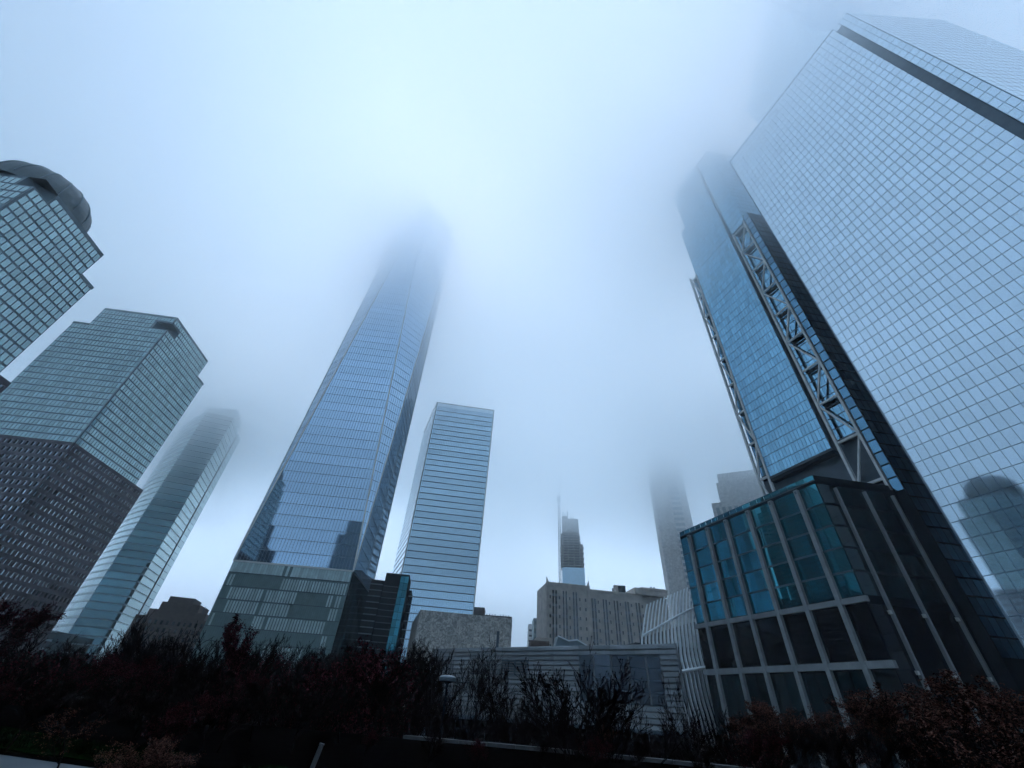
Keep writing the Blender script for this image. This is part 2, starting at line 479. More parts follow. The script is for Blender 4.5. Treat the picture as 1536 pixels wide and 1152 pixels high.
# ================================================================== TAPERED TOWER (centre left)
S1 = Vector((-73.3, 224.3, 0)); dW = D(-94.5); dN = D(-4.5); L1 = 58.6
b = thing('tapered_tower', 'tall steel blue tower with slanting edges, its top lost in the fog', 'tower', S1)
c0, c1 = S1, S1 + dW * L1                      # south east, south west
c2, c3 = c1 + dN * L1, c0 + dN * L1
m = MB(); m.prism([v2(q) for q in (c0, c3, c2, c1)], 0, 57)
part('base_core', m, M['teal_panel'], b)
ZB, ZT = 57.0, 417.0
base = [c0, c1, c2, c3]
mid = [(base[i] + base[(i + 1) % 4]) / 2 for i in range(4)]     # S, W, N, E
cen = (c0 + c2) / 2
Bp = [q + Z3 * ZB for q in base]; Tp = [q + Z3 * ZT for q in mid]
m = MB()
for i in range(4):
    m.quad([Bp[i], Bp[(i + 1) % 4], Tp[i]])
    m.quad([Bp[i], Tp[i], Tp[(i - 1) % 4]])
m.quad(Tp)
part('core', m, M['mullion_pale'], b)
def tri_face(tri, singles):
    """glass bands and fins on a triangular face given by three corners"""
    cc = (tri[0] + tri[1] + tri[2]) / 3
    nrm = (tri[1] - tri[0]).cross(tri[2] - tri[0]).normalized()
    if nrm.dot(cc - (cen + Z3 * cc.z)) < 0: nrm = -nrm
    h = Vector((-nrm.y, nrm.x, 0)).normalized(); gup = nrm.cross(h)
    if gup.z < 0: gup = -gup
    o = tri[0]
    q = [((p - o).dot(h), (p - o).dot(gup)) for p in tri]
    b0, b1 = min(t[1] for t in q), max(t[1] for t in q)
    def span(y):
        xs = []
        for i in range(3):
            (xa, ya), (xb, yb) = q[i], q[(i + 1) % 3]
            if abs(yb - ya) > 1e-6 and min(ya, yb) - 1e-6 <= y <= max(ya, yb) + 1e-6:
                xs.append(xa + (xb - xa) * (y - ya) / (yb - ya))
        return (min(xs), max(xs)) if len(xs) >= 2 else None
    P = lambda x, y, e: o + h * x + gup * y + nrm * e
    n = 58; st = (b1 - b0) / n
    rest = MB()
    for k in range(n):
        y0, y1 = b0 + k * st + .13, b0 + (k + 1) * st - .13
        s0, s1 = span(y0), span(y1)
        if not s0 or not s1: continue
        mb = MB() if singles else rest
        t = RNG.gauss(0, .02)
        a = [P(s0[0], y0, .12 + t), P(s0[1], y0, .12 + t), P(s1[1], y1, .12 - t), P(s1[0], y1, .12 - t)]
        c = [P(s0[0], y0, -.02), P(s0[1], y0, -.02), P(s1[1], y1, -.02), P(s1[0], y1, -.02)]
        mb.quad(a)
        for i in range(4): mb.quad([a[i], c[i], c[(i + 1) % 4], a[(i + 1) % 4]])
        if singles: part('glass_band', mb, M['glass_periwinkle'], b)
    if rest.f: part('glass_band', rest, M['glass_periwinkle'], b, 'stuff')
    fins = MB()
    x0, x1 = min(t[0] for t in q), max(t[0] for t in q)
    x = x0 + 1.0
    while x < x1:
        ys = []
        for i in range(3):
            (xa, ya), (xb, yb) = q[i], q[(i + 1) % 3]
            if min(xa, xb) < x < max(xa, xb): ys.append(ya + (yb - ya) * (x - xa) / (xb - xa))
        if len(ys) == 2 and abs(ys[0] - ys[1]) > 4:
            ya, yb = min(ys), max(ys)
            fins.obox(P(x, ya, 0), h, nrm, gup, -.05, .05, .05, .22, 0, yb - ya)
        x += 1.62
    part('fins', fins, M['mullion_pale'], b, 'stuff')
for i in range(4):
    tri_face([Bp[i], Bp[(i + 1) % 4], Tp[i]], i in (0, 3))
    tri_face([Bp[i], Tp[i], Tp[(i - 1) % 4]], i in (0, 1))
for i in range(4):
    for tp in (Tp[i], Tp[(i - 1) % 4]):
        m = MB(); m.bar(Bp[i], tp, .7, .7); part('edge_trim', m, M['bright_steel'], b)
m = MB(); m.bar(Bp[0], Bp[1], .8, .8); part('base_trim', m, M['bright_steel'], b)
m = MB(); m.bar(Bp[3], Bp[0], .6, .6); part('base_trim', m, M['mullion'], b)
fb = Facade(b, c1, -dW, D(175.5))
fe = Facade(b, c0, dN, D(85.5))
rows = [(51.8, 56.6, [(0, 1)])]
blocks = {0: [(.03, .07), (.45, 1)], 1: [(.06, .62), (.86, .97)], 2: [(.08, .58), (.9, .98)], 3: [(.02, .05), (.33, .9)],
          4: [(.90, .96)], 5: [(.5, .8)], 6: [(.6, .75)], 7: []}
for k in range(8):
    rows.append((51.4 - (k + 1) * 5.6, 51.0 - k * 5.6, blocks[k]))
for z0, z1, bl in rows:
    nf = 44
    for c in range(nf):
        t = (c + .5) / nf
        if any(x0 <= t <= x1 for x0, x1 in bl) and RNG.random() < .97:
            m = MB(); a = .3 + c * (L1 - .6) / nf
            fb.box(m, a, a + (.75 if z1 < 52 else 1.15), .04, .3, z0 + .15, z1 - .15); part('glass_fin', m, M['fin_pale'], b)
    m = MB(); fb.box(m, .1, L1 - .1, .02, .2, z0 - .12, z0 + .12); part('floor_line', m, M['mullion'], b)
m = MB()
for c in range(59): fb.box(m, c * 1.0 - .04 + .3, c * 1.0 + .04 + .3, .0, .12, 2, 56.8)
part('fin_joints', m, M['mullion_sea'], b, 'stuff')
m = MB()
for c in range(58): fe.box(m, c * 1.0 + .3, c * 1.0 + .9, .0, .14, 2, 56.6)
part('side_fins', m, M['glass_dark_teal'], b, 'stuff')

# ================================================================== SLAB TOWER (flat top)
P7 = Vector((-68.4, 313.3, 0))
b = thing('banded_tower', 'flat topped blue glass tower with horizontal floor bands right of the tapered tower', 'tower', P7)
d7 = W5; n7 = D(-19)
m = MB(); m.prism([v2(q) for q in (P7, P7 + n7 * 62, P7 + n7 * 62 + d7 * 53.6, P7 + d7 * 53.6)], 0, 222)
part('core', m, M['mullion'], b)
f7 = Facade(b, P7, d7, D(173)); f7w = Facade(b, P7, n7, D(-109))
nb = 44
for k in range(nb):
    z0 = 3 + k * 219.0 / nb; z1 = 3 + (k + 1) * 219.0 / nb
    m = MB(); f7.box(m, .15, 53.45, -.05, .25 + RNG.gauss(0, .01), z0 + .62, z1); part('glass_band', m, M['glass_slate'], b)
    m = MB(); f7w.box(m, .15, 61.8, -.05, .25, z0 + 1.5, z1); part('side_glass_band', m, M['glass_slate'], b)
    m = MB(); f7.box(m, 0, 53.6, -.05, .36, z0 + .40, z0 + .58); part('floor_ledge', m, M['mullion_pale'], b)
m = MB()
for c in range(36): f7.box(m, c * 1.49 + .15, c * 1.49 + .22, .2, .33, 4, 222)
part('mullions', m, M['mullion'], b, 'stuff')
m = MB(); f7.box(m, .1, 53.5, -1, .2, 222.05, 226); f7w.box(m, .1, 61.8, -1, .2, 222.05, 226); part('crown_screen', m, M['crown'], b)
m = MB(); m.bar(f7.at(0, .3, 226.2), f7.at(53.6, .3, 226.2), .6); m.bar(f7w.at(0, .3, 226.2), f7w.at(62, .3, 226.2), .6)
m.bar(f7.at(0, .3, 0), f7.at(0, .3, 226.2), .7); m.bar(f7.at(53.6, .3, 0), f7.at(53.6, .3, 226.2), .6)
part('edge_trim', m, M['bright_steel'], b)

# added louvred block standing in for its base and the reflections on it
PL = Vector((-79, 274, 0))
b = thing('base_stand_in', 'low dark louvred block standing in for the banded tower base with reflections, between the tapered tower and the marble cube', 'building', PL)
fl = Facade(b, PL, W5, D(173))
m = MB()
m.prism([v2(fl.at(a, o, 0)) for a, o in ((0, 0), (9.5, 0), (9.5, -25), (0, -25))], 0, 64)
m.prism([v2(fl.at(a, o, 0)) for a, o in ((9.55, -2), (24, -2), (24, -25), (9.55, -25))], 0, 69)
part('wall', m, M['recess'], b)
for k in range(18):
    z = 6 + k * 3.25
    m = MB(); fl.box(m, .1, 9.3, .02, .7, z, z + .55); part('louvre', m, M['mullion_sea'], b)
    if z < 66:
        m = MB(); fl.box(m, 9.7, 18.6, -1.95, -1.4, z, z + .4); part('louvre', m, M['mullion'], b)
fl.panes(18.8, 23.9, 2, 4, 68, 16, .94, .92, M['glass_teal'], name='window', o=-2, tilt=.6)

# ================================================================== TOWERS ON THE LEFT
def stone_glass_tower(b, C, dE, dS, LE, LS, zl, zs_, zt_, low_extra, inE, inS, notch, colsE, colsS, fl_h):
    """C: corner towards the park; dE runs along the right hand wall, dS along the left hand wall"""
    nE = D(85); nS = D(175)
    C = Vector((C[0], C[1], 0))
    def poly(e0, e1, s0, s1, g=0.0):
        return [v2(C + dE * e0 + dS * s0 + nE * g + nS * g), v2(C + dE * e1 + dS * s0 + nE * g - nS * 0), v2(C + dE * e1 + dS * s1), v2(C + dE * e0 + dS * s1 + nS * g)]
    m = MB()
    m.prism(poly(0, LE, 0, LS), zl, zs_)
    n0, nz0, nz1 = notch
    m.prism(poly(0, LE - inE, 0, LS - inS), zs_, nz0)
    K = [C + dE * n0, C + dE * (LE - inE), C + dE * (LE - inE) + dS * (LS - inS), C + dS * (LS - inS), C + dS * n0, C + dS * (n0 * .62) + dE * (n0 * .62)]
    m.prism([v2(q) for q in K], nz0, nz1)
    m.prism(poly(0, LE - inE, 0, LS - inS), nz1, zt_ - 1.5)
    part('core', m, M['mullion_sea'], b)
    m = MB(); m.prism(poly(3, LE - inE - 6, 3, LS - inS - 6, 0), zt_ - 1.5, zt_ + .5)
    part('roof', m, M['roof'], b)
    fE = Facade(b, C, dE, nE); fS = Facade(b, C, dS, nS)
    # glass shaft
    nr = int(round((zs_ - zl) / fl_h))
    fE.panes(.5, LE - .2, colsE, zl + .3, zs_, nr, .80, .80, M['glass_sea'], thick=.1, tilt=.35)
    fS.panes(.5, LS - .2, colsS, zl + .3, zs_, nr, .80, .80, M['glass_sea'], thick=.1, tilt=.35)
    n2 = max(2, int(round((zt_ - 3 - zs_) / fl_h)))
    cwE = (LE - .7) / colsE; cwS = (LS - .7) / colsS
    rh = (zt_ - 3 - zs_) / n2
    sk = lambda cw: (lambda c, r: (c + .8) * cw < n0 + .3 and nz0 - rh < zs_ + r * rh < nz1)
    fE.panes(.5, LE - inE - .2, max(1, int((LE - inE) / cwE)), zs_, zt_ - 3, n2, .80, .80, M['glass_sea'], name='upper_pane', thick=.1, tilt=.35, skip=sk(cwE))
    fS.panes(.5, LS - inS - .2, max(1, int((LS - inS) / cwS)), zs_, zt_ - 3, n2, .80, .80, M['glass_sea'], name='upper_pane', thick=.1, tilt=.35, skip=sk(cwS))
    m = MB(); fE.box(m, 0, LE, -.2, .25, zs_ - .5, zs_ + .8); fS.box(m, 0, LS, -.2, .25, zs_ - .5, zs_ + .8)
    m2 = MB(); fE.box(m2, LE - inE, LE + .2, -12, .3, zs_ - .6, zs_ + .9); fS.box(m2, LS - inS, LS + .2, -12, .3, zs_ - .6, zs_ + .9)
    part('shoulder_ledge', m2, M['mullion_sea'], b)
    # granite lower storeys
    m = MB(); m.prism(poly(.3, LE + low_extra, .3, LS + low_extra), 0, zl)
    part('lower_core', m, M['recess'], b)
    nl = int(round(zl / (fl_h * 1.02))); rh = zl / nl
    for fc, L_, nc in ((fE, LE + low_extra, int(colsE * .92)), (fS, LS + low_extra, int(colsS * .86))):
        cw = L_ / nc
        fc.panes(0, L_, nc, 0, zl, nl, .62, .60, M['glass_window'], name='window', thick=.05, o=-.25, tilt=.5)
        g = MB()
        for c in range(nc + 1):
            a = c * cw; fc.box(g, max(0, a - cw * .22), min(L_, a + cw * .22), -.3, .30, 0, zl)
        part('granite_piers', g, M['granite'], b, 'stuff')
        for r in range(nl + 1):
            z = r * rh; g = MB(); fc.box(g, 0, L_, -.3, .285, max(0, z - rh * .22), min(zl + 1.0, z + rh * .22)); part('granite_spandrel', g, M['granite'], b)
    return fE, fS

C3 = (-226.4, 196.9)
b = thing('stepped_tower', 'grey green glass tower with stepped shoulders over brown granite floors, beside the curved tower', 'tower', (C3[0], C3[1], 0))
stone_glass_tower(b, C3, D(-5), D(-95), 54.0, 55.0, 102.2, 183.3, 200.5, 8.0, 9.0, 9.2, (9.5, 187.0, 193.0), 26, 27, 4.05)
C2 = (-173.3, 77.8)
b = thing('domed_tower', 'grey glass tower with a rounded dome on top at the left edge', 'tower', (C2[0], C2[1], 0))
stone_glass_tower(b, C2, D(-5), D(-95), 38.5, 40.0, 87.0, 134.0, 149.5, 5.0, 6.6, 6.6, (6.0, 142.5, 148.0), 19, 20, 4.05)
dc = Vector((C2[0], C2[1], 0)) + D(-5) * 14.2 + D(-95) * 16.4
def lathe(mb, c, prof, k=40):
    n = len(mb.v)
    for r, z in prof:
        for j in range(k):
            a = 2 * math.pi * j / k
            mb.v.append((c.x + math.cos(a) * r, c.y + math.sin(a) * r, z))
    for i in range(len(prof) - 1):
        for j in range(k):
            j2 = (j + 1) % k
            mb.f.append((n + i * k + j, n + i * k + j2, n + (i + 1) * k + j2, n + (i + 1) * k + j)); mb.mi.append(0)
m = MB(); lathe(m, dc, [(15.6, 148), (15.6, 150.0)]); part('drum', m, M['copper'], b)
m = MB(); lathe(m, dc, [(15.6 * math.cos(t * math.pi / 24), 150.0 + 16 * math.sin(t * math.pi / 24)) for t in range(13)]); part('dome', m, M['copper'], b)
for k in range(16):
    a_ = k * math.pi / 8
    m = MB(); m.tube([dc + Vector((math.cos(a_) * 15.7 * math.cos(t * math.pi / 20), math.sin(a_) * 15.7 * math.cos(t * math.pi / 20), 150.0 + 16.1 * math.sin(t * math.pi / 20))) for t in range(10)], [.22] * 10, 5); part('dome_rib', m, M['mullion_sea'], b)
# third of the family, behind the camera: it is seen in the tapered tower's glass
C1 = (-88, -118)
b = thing('mirrored_tower', 'dark stepped office tower seen only as a reflection low on the tapered tower', 'tower', (C1[0], C1[1], 0))
m = MB()
Cv = Vector((C1[0], C1[1], 0))
for e0, e1, s0, s1, z0, z1 in ((0, 46, 0, 65, 0, 122), (2, 45, 1, 59, 122.02, 158), (4, 44, 2, 52, 158.02, 181)):
    m.prism([v2(Cv + D(-5) * e + D(-95) * s) for e, s in ((e0, s0), (e1, s0), (e1, s1), (e0, s1))], z0, z1)
part('core', m, M['mullion_sea'], b)
fm = Facade(b, Cv + D(-5) * 46, D(-95), D(-5)); fm2 = Facade(b, Cv, D(-5), D(85))
for fx in (fm, fm2):
    fx.panes(.5, 45.5, 16, 4, 120, 27, .7, .6, M['glass_dim'], name='window', thick=.05, tilt=.4)

# broad block beside the domed tower, outside the frame: it is seen in the mirror tower's glass
B_ = Vector((-182, 72, 0))
b = thing('mirrored_block', 'broad dark building seen only as a reflection low on the mirror glass tower', 'building', B_)
m = MB()
m.prism([(-182, 72.5), (-182, 14), (-238, 14), (-238, 72.5)], 0, 112); m.prism([(-186, 70), (-186, 30), (-230, 30), (-230, 70)], 112.02, 128)
part('wall', m, M['mullion'], b)
fB = Facade(b, Vector((-182, 14, 0)), Vector((0, 1, 0)), Vector((1, 0, 0)))
fB.panes(.5, 58, 22, 4, 111, 26, .72, .62, M['glass_dim'], name='window', thick=.05, tilt=.4)

# --- slim curved tower
G0 = Vector((-312.8, 364.1, 0))
b = thing('curved_tower', 'slim office tower with a curved left side and pale floor stripes, fading into the fog', 'tower', G0)
G1 = G0 + V * 24.6; G2 = G1 + U * 31; G3 = G2 + U * 3.4 ; G4 = G3 + U * 15
arc = []
dcur = -60.0; p = G0.copy()
for k in range(15):
    arc.append(p.copy()); p = p + D(dcur) * 5.5; dcur += 1.5
inn = V * -3.0
m = MB(); m.prism([v2(q) for q in [G1, G2, G2 + inn, G3 + inn, G3, G4, G4 - V * 46] + arc[::-1]], 0, 226)
m.prism([v2(q) for q in [G1 + U * 14 - V * 6, G4 - V * 6, G4 - V * 40, arc[4] + U * 8]], 226, 246)
part('core', m, M['glass_grey_teal'], b)
fg = Facade(b, G0, V, D(161.8)); fgu = Facade(b, G1, U, D(71.8)); fgv = Facade(b, G3, U, D(71.8))
for k in range(40):
    z = 8 + k * 5.5
    m = MB(); fg.box(m, .2, 24.5, .02, .3, z, z + 1.0); part('floor_stripe', m, M['mullion_sea'], b)
    m = MB(); fg.box(m, .2, 24.5, .015, .2, z + 1.02, z + 5.45); part('glass_band', m, M['glass_grey_teal'], b)
    m = MB(); fgu.box(m, .1, 30.9, .03, .35, z + .6, z + 5.0); part('glass_band', m, M['glass_sea'], b)
    m = MB(); fgu.box(m, .1, 30.9, .03, .45, z - .1, z + .5); part('floor_stripe', m, M['fin_pale'], b)
    m = MB(); fgv.box(m, .1, 14.9, .03, .3, z, z + 5.2); part('glass_band', m, M['glass_sea'], b)
    m = MB(); m2 = MB()
    for i in range(14):
        q, r = arc[i], arc[i + 1]; dd = (r - q); ln = dd.length; dd.normalize(); nn = Vector((-dd.y, dd.x, 0))
        if nn.y > 0: nn = -nn
        m.obox(q, dd, nn, Z3, 0, ln, .02, .5, z, z + 1.5)
        m2.obox(q, dd, nn, Z3, 0, ln, .01, .3, z + 1.6, z + 5.3)
    part('floor_stripe', m, M['fin_pale'], b); part('curved_band', m2, M['glass_sea'], b)
for k in range(26):
    m = MB(); m.obox(G2 + inn, U, D(71.8), Z3, .3, 3.1, .02, .4, 20 + k * 7.6, 24.5 + k * 7.6); part('joint_panel', m, M['mullion_sea'], b)
m = MB(); m.prism([v2(G0 + V * -32 - U * 30), v2(G0 + V * 6 - U * 30), v2(G0 + V * 6 - U * 2), v2(G0 + V * -32 - U * 2)], 0, 30); part('podium', m, M['glass_dark_teal'], b)
fp = Facade(b, G0 + V * -32 - U * 30, V, D(161.8))
for k in range(6):
    m = MB(); fp.box(m, 0, 38, .02, .4, 4 + k * 5, 5.2 + k * 5); part('floor_stripe', m, M['mullion_sea'], b)

# --- stepped brick building low in the gap
VB_ = Vector((-196, 290, 0))
b = thing('stepped_brick_building', 'low brown stepped masonry building in the gap left of the tapered tower', 'building', VB_)
fv = Facade(b, VB_, D(75), D(165))
m = MB()
for a0, a1, o0, o1, z0, z1 in ((-18, 20.5, -30, 0, 0, 38), (-14, 17.5, -28, -3, 38.02, 42), (-10, 11.5, -25, -5, 42.02, 46.5), (-8, 6, -22, -7, 46.52, 50)):
    m.prism([v2(fv.at(a, o, 0)) for a, o in ((a0, o1), (a1, o1), (a1, o0), (a0, o0))], z0, z1)
part('wall', m, M['brick_brown'], b)
fv.panes(-17, 20, 12, 3, 37, 9, .4, .55, M['glass_window'], name='window', thick=.04, tilt=.4)
m = MB(); m.bar(fv.at(14, -6, 42), fv.at(14, -6, 46), .3); m.bar(fv.at(13, -6, 45), fv.at(15.4, -6, 45.3), .25); part('antenna', m, M['mullion'], b)

# ================================================================== CENTRE
PA = Vector((-35.9, 223.0, 0))
b = thing('marble_cube', 'windowless cube clad in veined grey beige marble, behind the metal pavilion', 'building', PA)
dP = W5; uP = D(-13)
m = MB(); m.prism([v2(q) for q in (PA, PA + uP * 50, PA + uP * 50 + dP * 44.8, PA + dP * 44.8)], 0, 41.6)
part('core', m, M['concrete_dark'], b)
fa = Facade(b, PA, dP, D(173)); fa2 = Facade(b, PA, uP, D(-103))
fa.panes(0, 44.8, 30, 0, 42, 28, .985, .97, M['marble'], name='marble_panel', thick=.12, tilt=.12)
fa2.panes(0, 50, 30, 0, 42, 28, .985, .97, M['marble'], name='side_panel', thick=.12, tilt=.12)
m = MB(); m.prism([v2(q) for q in (PA + dP * .2 + uP * .2, PA + uP * 49, PA + uP * 49 + dP * 44, PA + dP * 44.5 + uP * .2)], 41.62, 42.0); part('roof', m, M['roof'], b)

Q = Vector((-25, 420, 0))
b = thing('brown_brick_block', 'dark brown brick rooftop rising just above the right end of the marble cube', 'building', Q)
fq = Facade(b, Q, D(92), D(182))
m = MB()
for a0, a1, z0, z1 in ((0, 40, 0, 69.5), (0, 15, 69.52, 76.5)):
    m.prism([v2(fq.at(a, o, 0)) for a, o in ((a0, 0), (a1, 0), (a1, -20), (a0, -20))], z0, z1)
part('wall', m, M['brick_brown'], b)
m = MB(); fq.box(m, -.3, 40.3, -.4, .4, 69.3, 70.6); part('cornice', m, M['brick_brown'], b)
for k in range(9):
    m = MB(); fq.box(m, 17 + k * 2.5, 17.8 + k * 2.5, -4, -3, 70.6, 71.5 + RNG.random() * 1.2); part('roof_vent', m, M['steel'], b)

# metal pavilion
MA, MBp = Vector((-15.2, 124.8, 0)), Vector((42.3, 110.2, 0))
b = thing('metal_pavilion', 'long low pavilion clad in ribbed grey metal with a slanting right end', 'building', MA)
dm = (MBp - MA).normalized(); nm = Vector((dm.y, -dm.x, 0)); Lm = (MBp - MA).length
fmu = Facade(b, MA, dm, nm)
zl_ = lambda a: 18.9 + 3.3 * a / Lm
m = MB()
n_ = 24
for k in range(n_):
    a0, a1 = Lm * k / n_, Lm * (k + 1) / n_
    n0 = len(m.v)
    for a in (a0, a1):
        for o in (0, -34):
            for z in (0, zl_(a)):
                q = fmu.at(a, o, z); m.v.append((q.x, q.y, q.z))
    for q in ((0, 4, 5, 1), (1, 5, 7, 3), (2, 3, 7, 6)): m.f.append(tuple(n0 + i for i in q)); m.mi.append(0)
    if k == n_ - 1: m.f.append((n0 + 4, n0 + 6, n0 + 7, n0 + 5)); m.mi.append(0)
    if k == 0: m.f.append((n0, n0 + 1, n0 + 3, n0 + 2)); m.mi.append(0)
part('wall', m, M['mullion'], b)
holes = [(18.4, 21.4, 14.2, 17.3), (21.8, 24.6, 14.2, 17.3)]
glz = [(37.2, 40.2, 10.5, 19.3), (40.6, 44.2, 10.5, 19.3), (44.6, 48.2, 10.5, 19.3), (48.6, 52.2, 10.5, 19.3), (52.6, 55.4, 10.5, 19.3)]
segs = [0, 6, 12.5, 18.3, 24.7, 31, 37.1, 44.4, 50, 55.5, Lm]
for k in range(15):
    t0, t1 = k / 15, (k + 1) / 15
    for i in range(len(segs) - 1):
        a0, a1 = segs[i] + .05, segs[i + 1] - .05
        zc = 6.2 + (zl_((a0 + a1) / 2) - 6.2) * (t0 + t1) / 2
        if any(g0 - .2 < (a0 + a1) / 2 < g1 + .2 and z0 < zc < z1 for g0, g1, z0, z1 in holes): continue
        if 37 < a0 < 55.4 and 10.6 < zc < 19.6: continue
        mm = MB(); pr = .12 + .10 * RNG.random() + (.12 if RNG.random() < .25 else 0)
        n0 = len(mm.v)
        for a in (a0, a1):
            B_ = zl_(a) - 6.2; lo = 6.2 + B_ * t0 + .10; hi = 6.2 + B_ * t1 - .02
            for o, z in ((0, lo), (0, hi), (pr, hi - .12), (pr + .16, lo)):
                q = fmu.at(a, o, z); mm.v.append((q.x, q.y, q.z))
        for q in ((1, 5, 6, 2), (2, 6, 7, 3), (3, 7, 4, 0), (0, 1, 2, 3), (7, 6, 5, 4)): mm.f.append(q); mm.mi.append(0)
        part('cladding_strip', mm, M['cladding'], b)
for g0, g1, z0, z1 in holes:
    for k in range(6):
        z = z0 + (z1 - z0) * k / 6
        mm = MB(); fmu.box(mm, g0 + .1, g1 - .1, .02, .35, z, z + .2); part('louvre', mm, M['cladding'], b)
for g0, g1, z0, z1 in glz:
    mm = MB(); fmu.box(mm, g0, g1, .01, .1, z0, z1); part('window', mm, M['glass_grey'], b)
    mm = MB(); fmu.box(mm, g1 + .02, g1 + .36, .02, .3, z0, z1); part('window_post', mm, M['cladding'], b)
    for k in range(1, 4):
        mm = MB(); fmu.box(mm, g0, g1, .11, .16, z0 + k * 2.2 - .05, z0 + k * 2.2 + .05); part('transom', mm, M['mullion'], b)
mm = MB(); fmu.box(mm, -.2, Lm + .2, -.4, .5, 5.8, 6.2); part('base_ledge', mm, M['mullion'], b)
fmu.panes(1, Lm - 1, 16, .3, 5.7, 1, .95, .95, M['glass_black'], name='lobby_pane', tilt=.3)
mm = MB(); mm.tube([fmu.at(16.6, -1, 19.5), fmu.at(16.6, -1, 23.4)], [.35, .35], 8); c = part('flue', mm, M['mullion'], b)
me_r = fmu.at(Lm, 0, 0)
mm = MB(); mm.bar(fmu.at(Lm + .1, .2, zl_(Lm)), fmu.at(Lm + 1.0, .2, 0), .5); part('end_post', mm, M['cladding'], b)

# white ribbed hall
OA, OB = Vector((55.0, 176.0, 0)), Vector((88.0, 182.0, 0))
b = thing('ribbed_hall', 'white ribbed hall with curving steel ribs, between the metal pavilion and the columned podium', 'building', OA)
do = (OB - OA).normalized(); no = Vector((do.y, -do.x, 0))
if no.y > 0: no = -no
Lo = (OB - OA).length
NR = 22
def rib_pt(t, s):
    """s: 0 at the ground .. 1 at the tip; t along the hall"""
    prof = [(0, 0.0), (.22, 2.2), (.42, 3.2), (.58, 2.2), (.75, .6), (1, -.8)]
    for i in range(len(prof) - 1):
        if prof[i][0] <= s <= prof[i + 1][0]:
            k = (s - prof[i][0]) / (prof[i + 1][0] - prof[i][0]); k = k * k * (3 - 2 * k)
            o = prof[i][1] + (prof[i + 1][1] - prof[i][1]) * k; break
    ztip = 43.0 + 14 * t
    a = t * Lo + (7.0 * ((s - .5) / .5) ** 1.4 if s > .5 else 5.0 * ((.5 - s) / .5) ** 2) - 2.0
    return OA + do * a + no * o + Z3 * (ztip * s)
for i in range(NR):
    t = i / (NR - 1)
    m = MB()
    ss = [k / 22 for k in range(23)]
    pts = [rib_pt(t, s) for s in ss]
    n0 = 0
    for k, p in enumerate(pts):
        wd = .13 + .16 * math.exp(-((ss[k] - .42) / .22) ** 2); dp = .35 + .5 * math.exp(-((ss[k] - .4) / .25) ** 2)
        for x, y in ((-wd, -dp), (wd, -dp), (wd, .3), (-wd, .3)):
            q = p + do * x + no * y; m.v.append((q.x, q.y, q.z))
    for k in range(22):
        for j in range(4):
            m.f.append((k * 4 + j, k * 4 + (j + 1) % 4, k * 4 + 4 + (j + 1) % 4, k * 4 + 4 + j)); m.mi.append(0)
    part('rib', m, M['white_steel'], b)
    if i < NR - 1:
        m = MB(); a = [rib_pt(t + .3 / NR, s) - no * .9 for s in ss[:17]]; c = [rib_pt(t + .85 / NR, s) - no * .9 for s in ss[:17]]
        for k in range(16): m.quad([a[k], c[k], c[k + 1], a[k + 1]])
        part('rib_glazing', m, M['glass_dark_teal'], b)
m = MB(); m.tube([rib_pt(t / 20, .74 + .09 * math.sin(t / 20 * 1.9)) + no * .35 for t in range(21)], [.42] * 21, 6); part('ring_beam', m, M['white_steel'], b)
m = MB(); m.tube([rib_pt(t / 20, .44 + .0 * t / 20) + no * .4 for t in range(21)], [.6] * 21, 6); part('ring_beam', m, M['white_steel'], b)
m = MB()
m.prism([v2(OA - no * 4), v2(OB - no * 4), v2(OB - no * 20), v2(OA - no * 20)], 0, 30); part('inner_hall', m, M['recess'], b)

# gabled canopy and little stone block seen over the pavilion roof
G_ = Vector((24, 178, 0))
b = thing('gabled_roof', 'small grey gable roof with a white edge, peeping over the metal pavilion', 'roof', G_)
m = MB()
pr = [(-1.0, 26), (0.3, 30.0), (4.2, 28.7), (7.4, 29.2), (11, 27.6), (11, 26)]
for (x0, z0), (x1, z1) in zip(pr[1:-1], pr[2:]):
    m.quad([(G_.x + x0, 178, z0), (G_.x + x1, 177.6, z1), (G_.x + x1, 186, z1 + .4), (G_.x + x0, 186, z0 + .4)])
m.quad([(G_.x + x, 178.02, z) for x, z in pr])
m.quad([(G_.x - 1, 178, 26), (G_.x + .3, 178, 30), (G_.x + .3, 186, 30.4), (G_.x - 1, 186, 26)])
m.prism([(G_.x - 1, 178.1), (G_.x + 11, 178.1), (G_.x + 11, 186), (G_.x - 1, 186)], 0, 26)
part('roof_sheet', m, M['mullion_sea'], b)
for (x0, z0), (x1, z1) in zip(pr[1:-2], pr[2:-1]):
    m = MB(); m.bar((G_.x + x0, 177.8, z0), (G_.x + x1, 177.8, z1), .35, .4); part('roof_edge', m, M['white_steel'], b)
S_ = Vector((15, 172, 0))
b = thing('stone_block', 'small brown stone rooftop block at the left of the gable roof', 'building', S_)
m = MB(); m.prism([(13.6, 172), (20.2, 171.6), (20.2, 182), (13.6, 182)], 0, 27.4); part('wall', m, M['brick_brown'], b)
m = MB(); m.prism([(15.4, 174), (20.0, 173.8), (20.0, 180), (15.4, 180)], 27.42, 28.6); part('parapet', m, M['stone_pale'], b)
m = MB(); m.bar((14.2, 173, 27.4), (15.4, 173.6, 28.6), .2); part('stair_rail', m, M['mullion'], b)

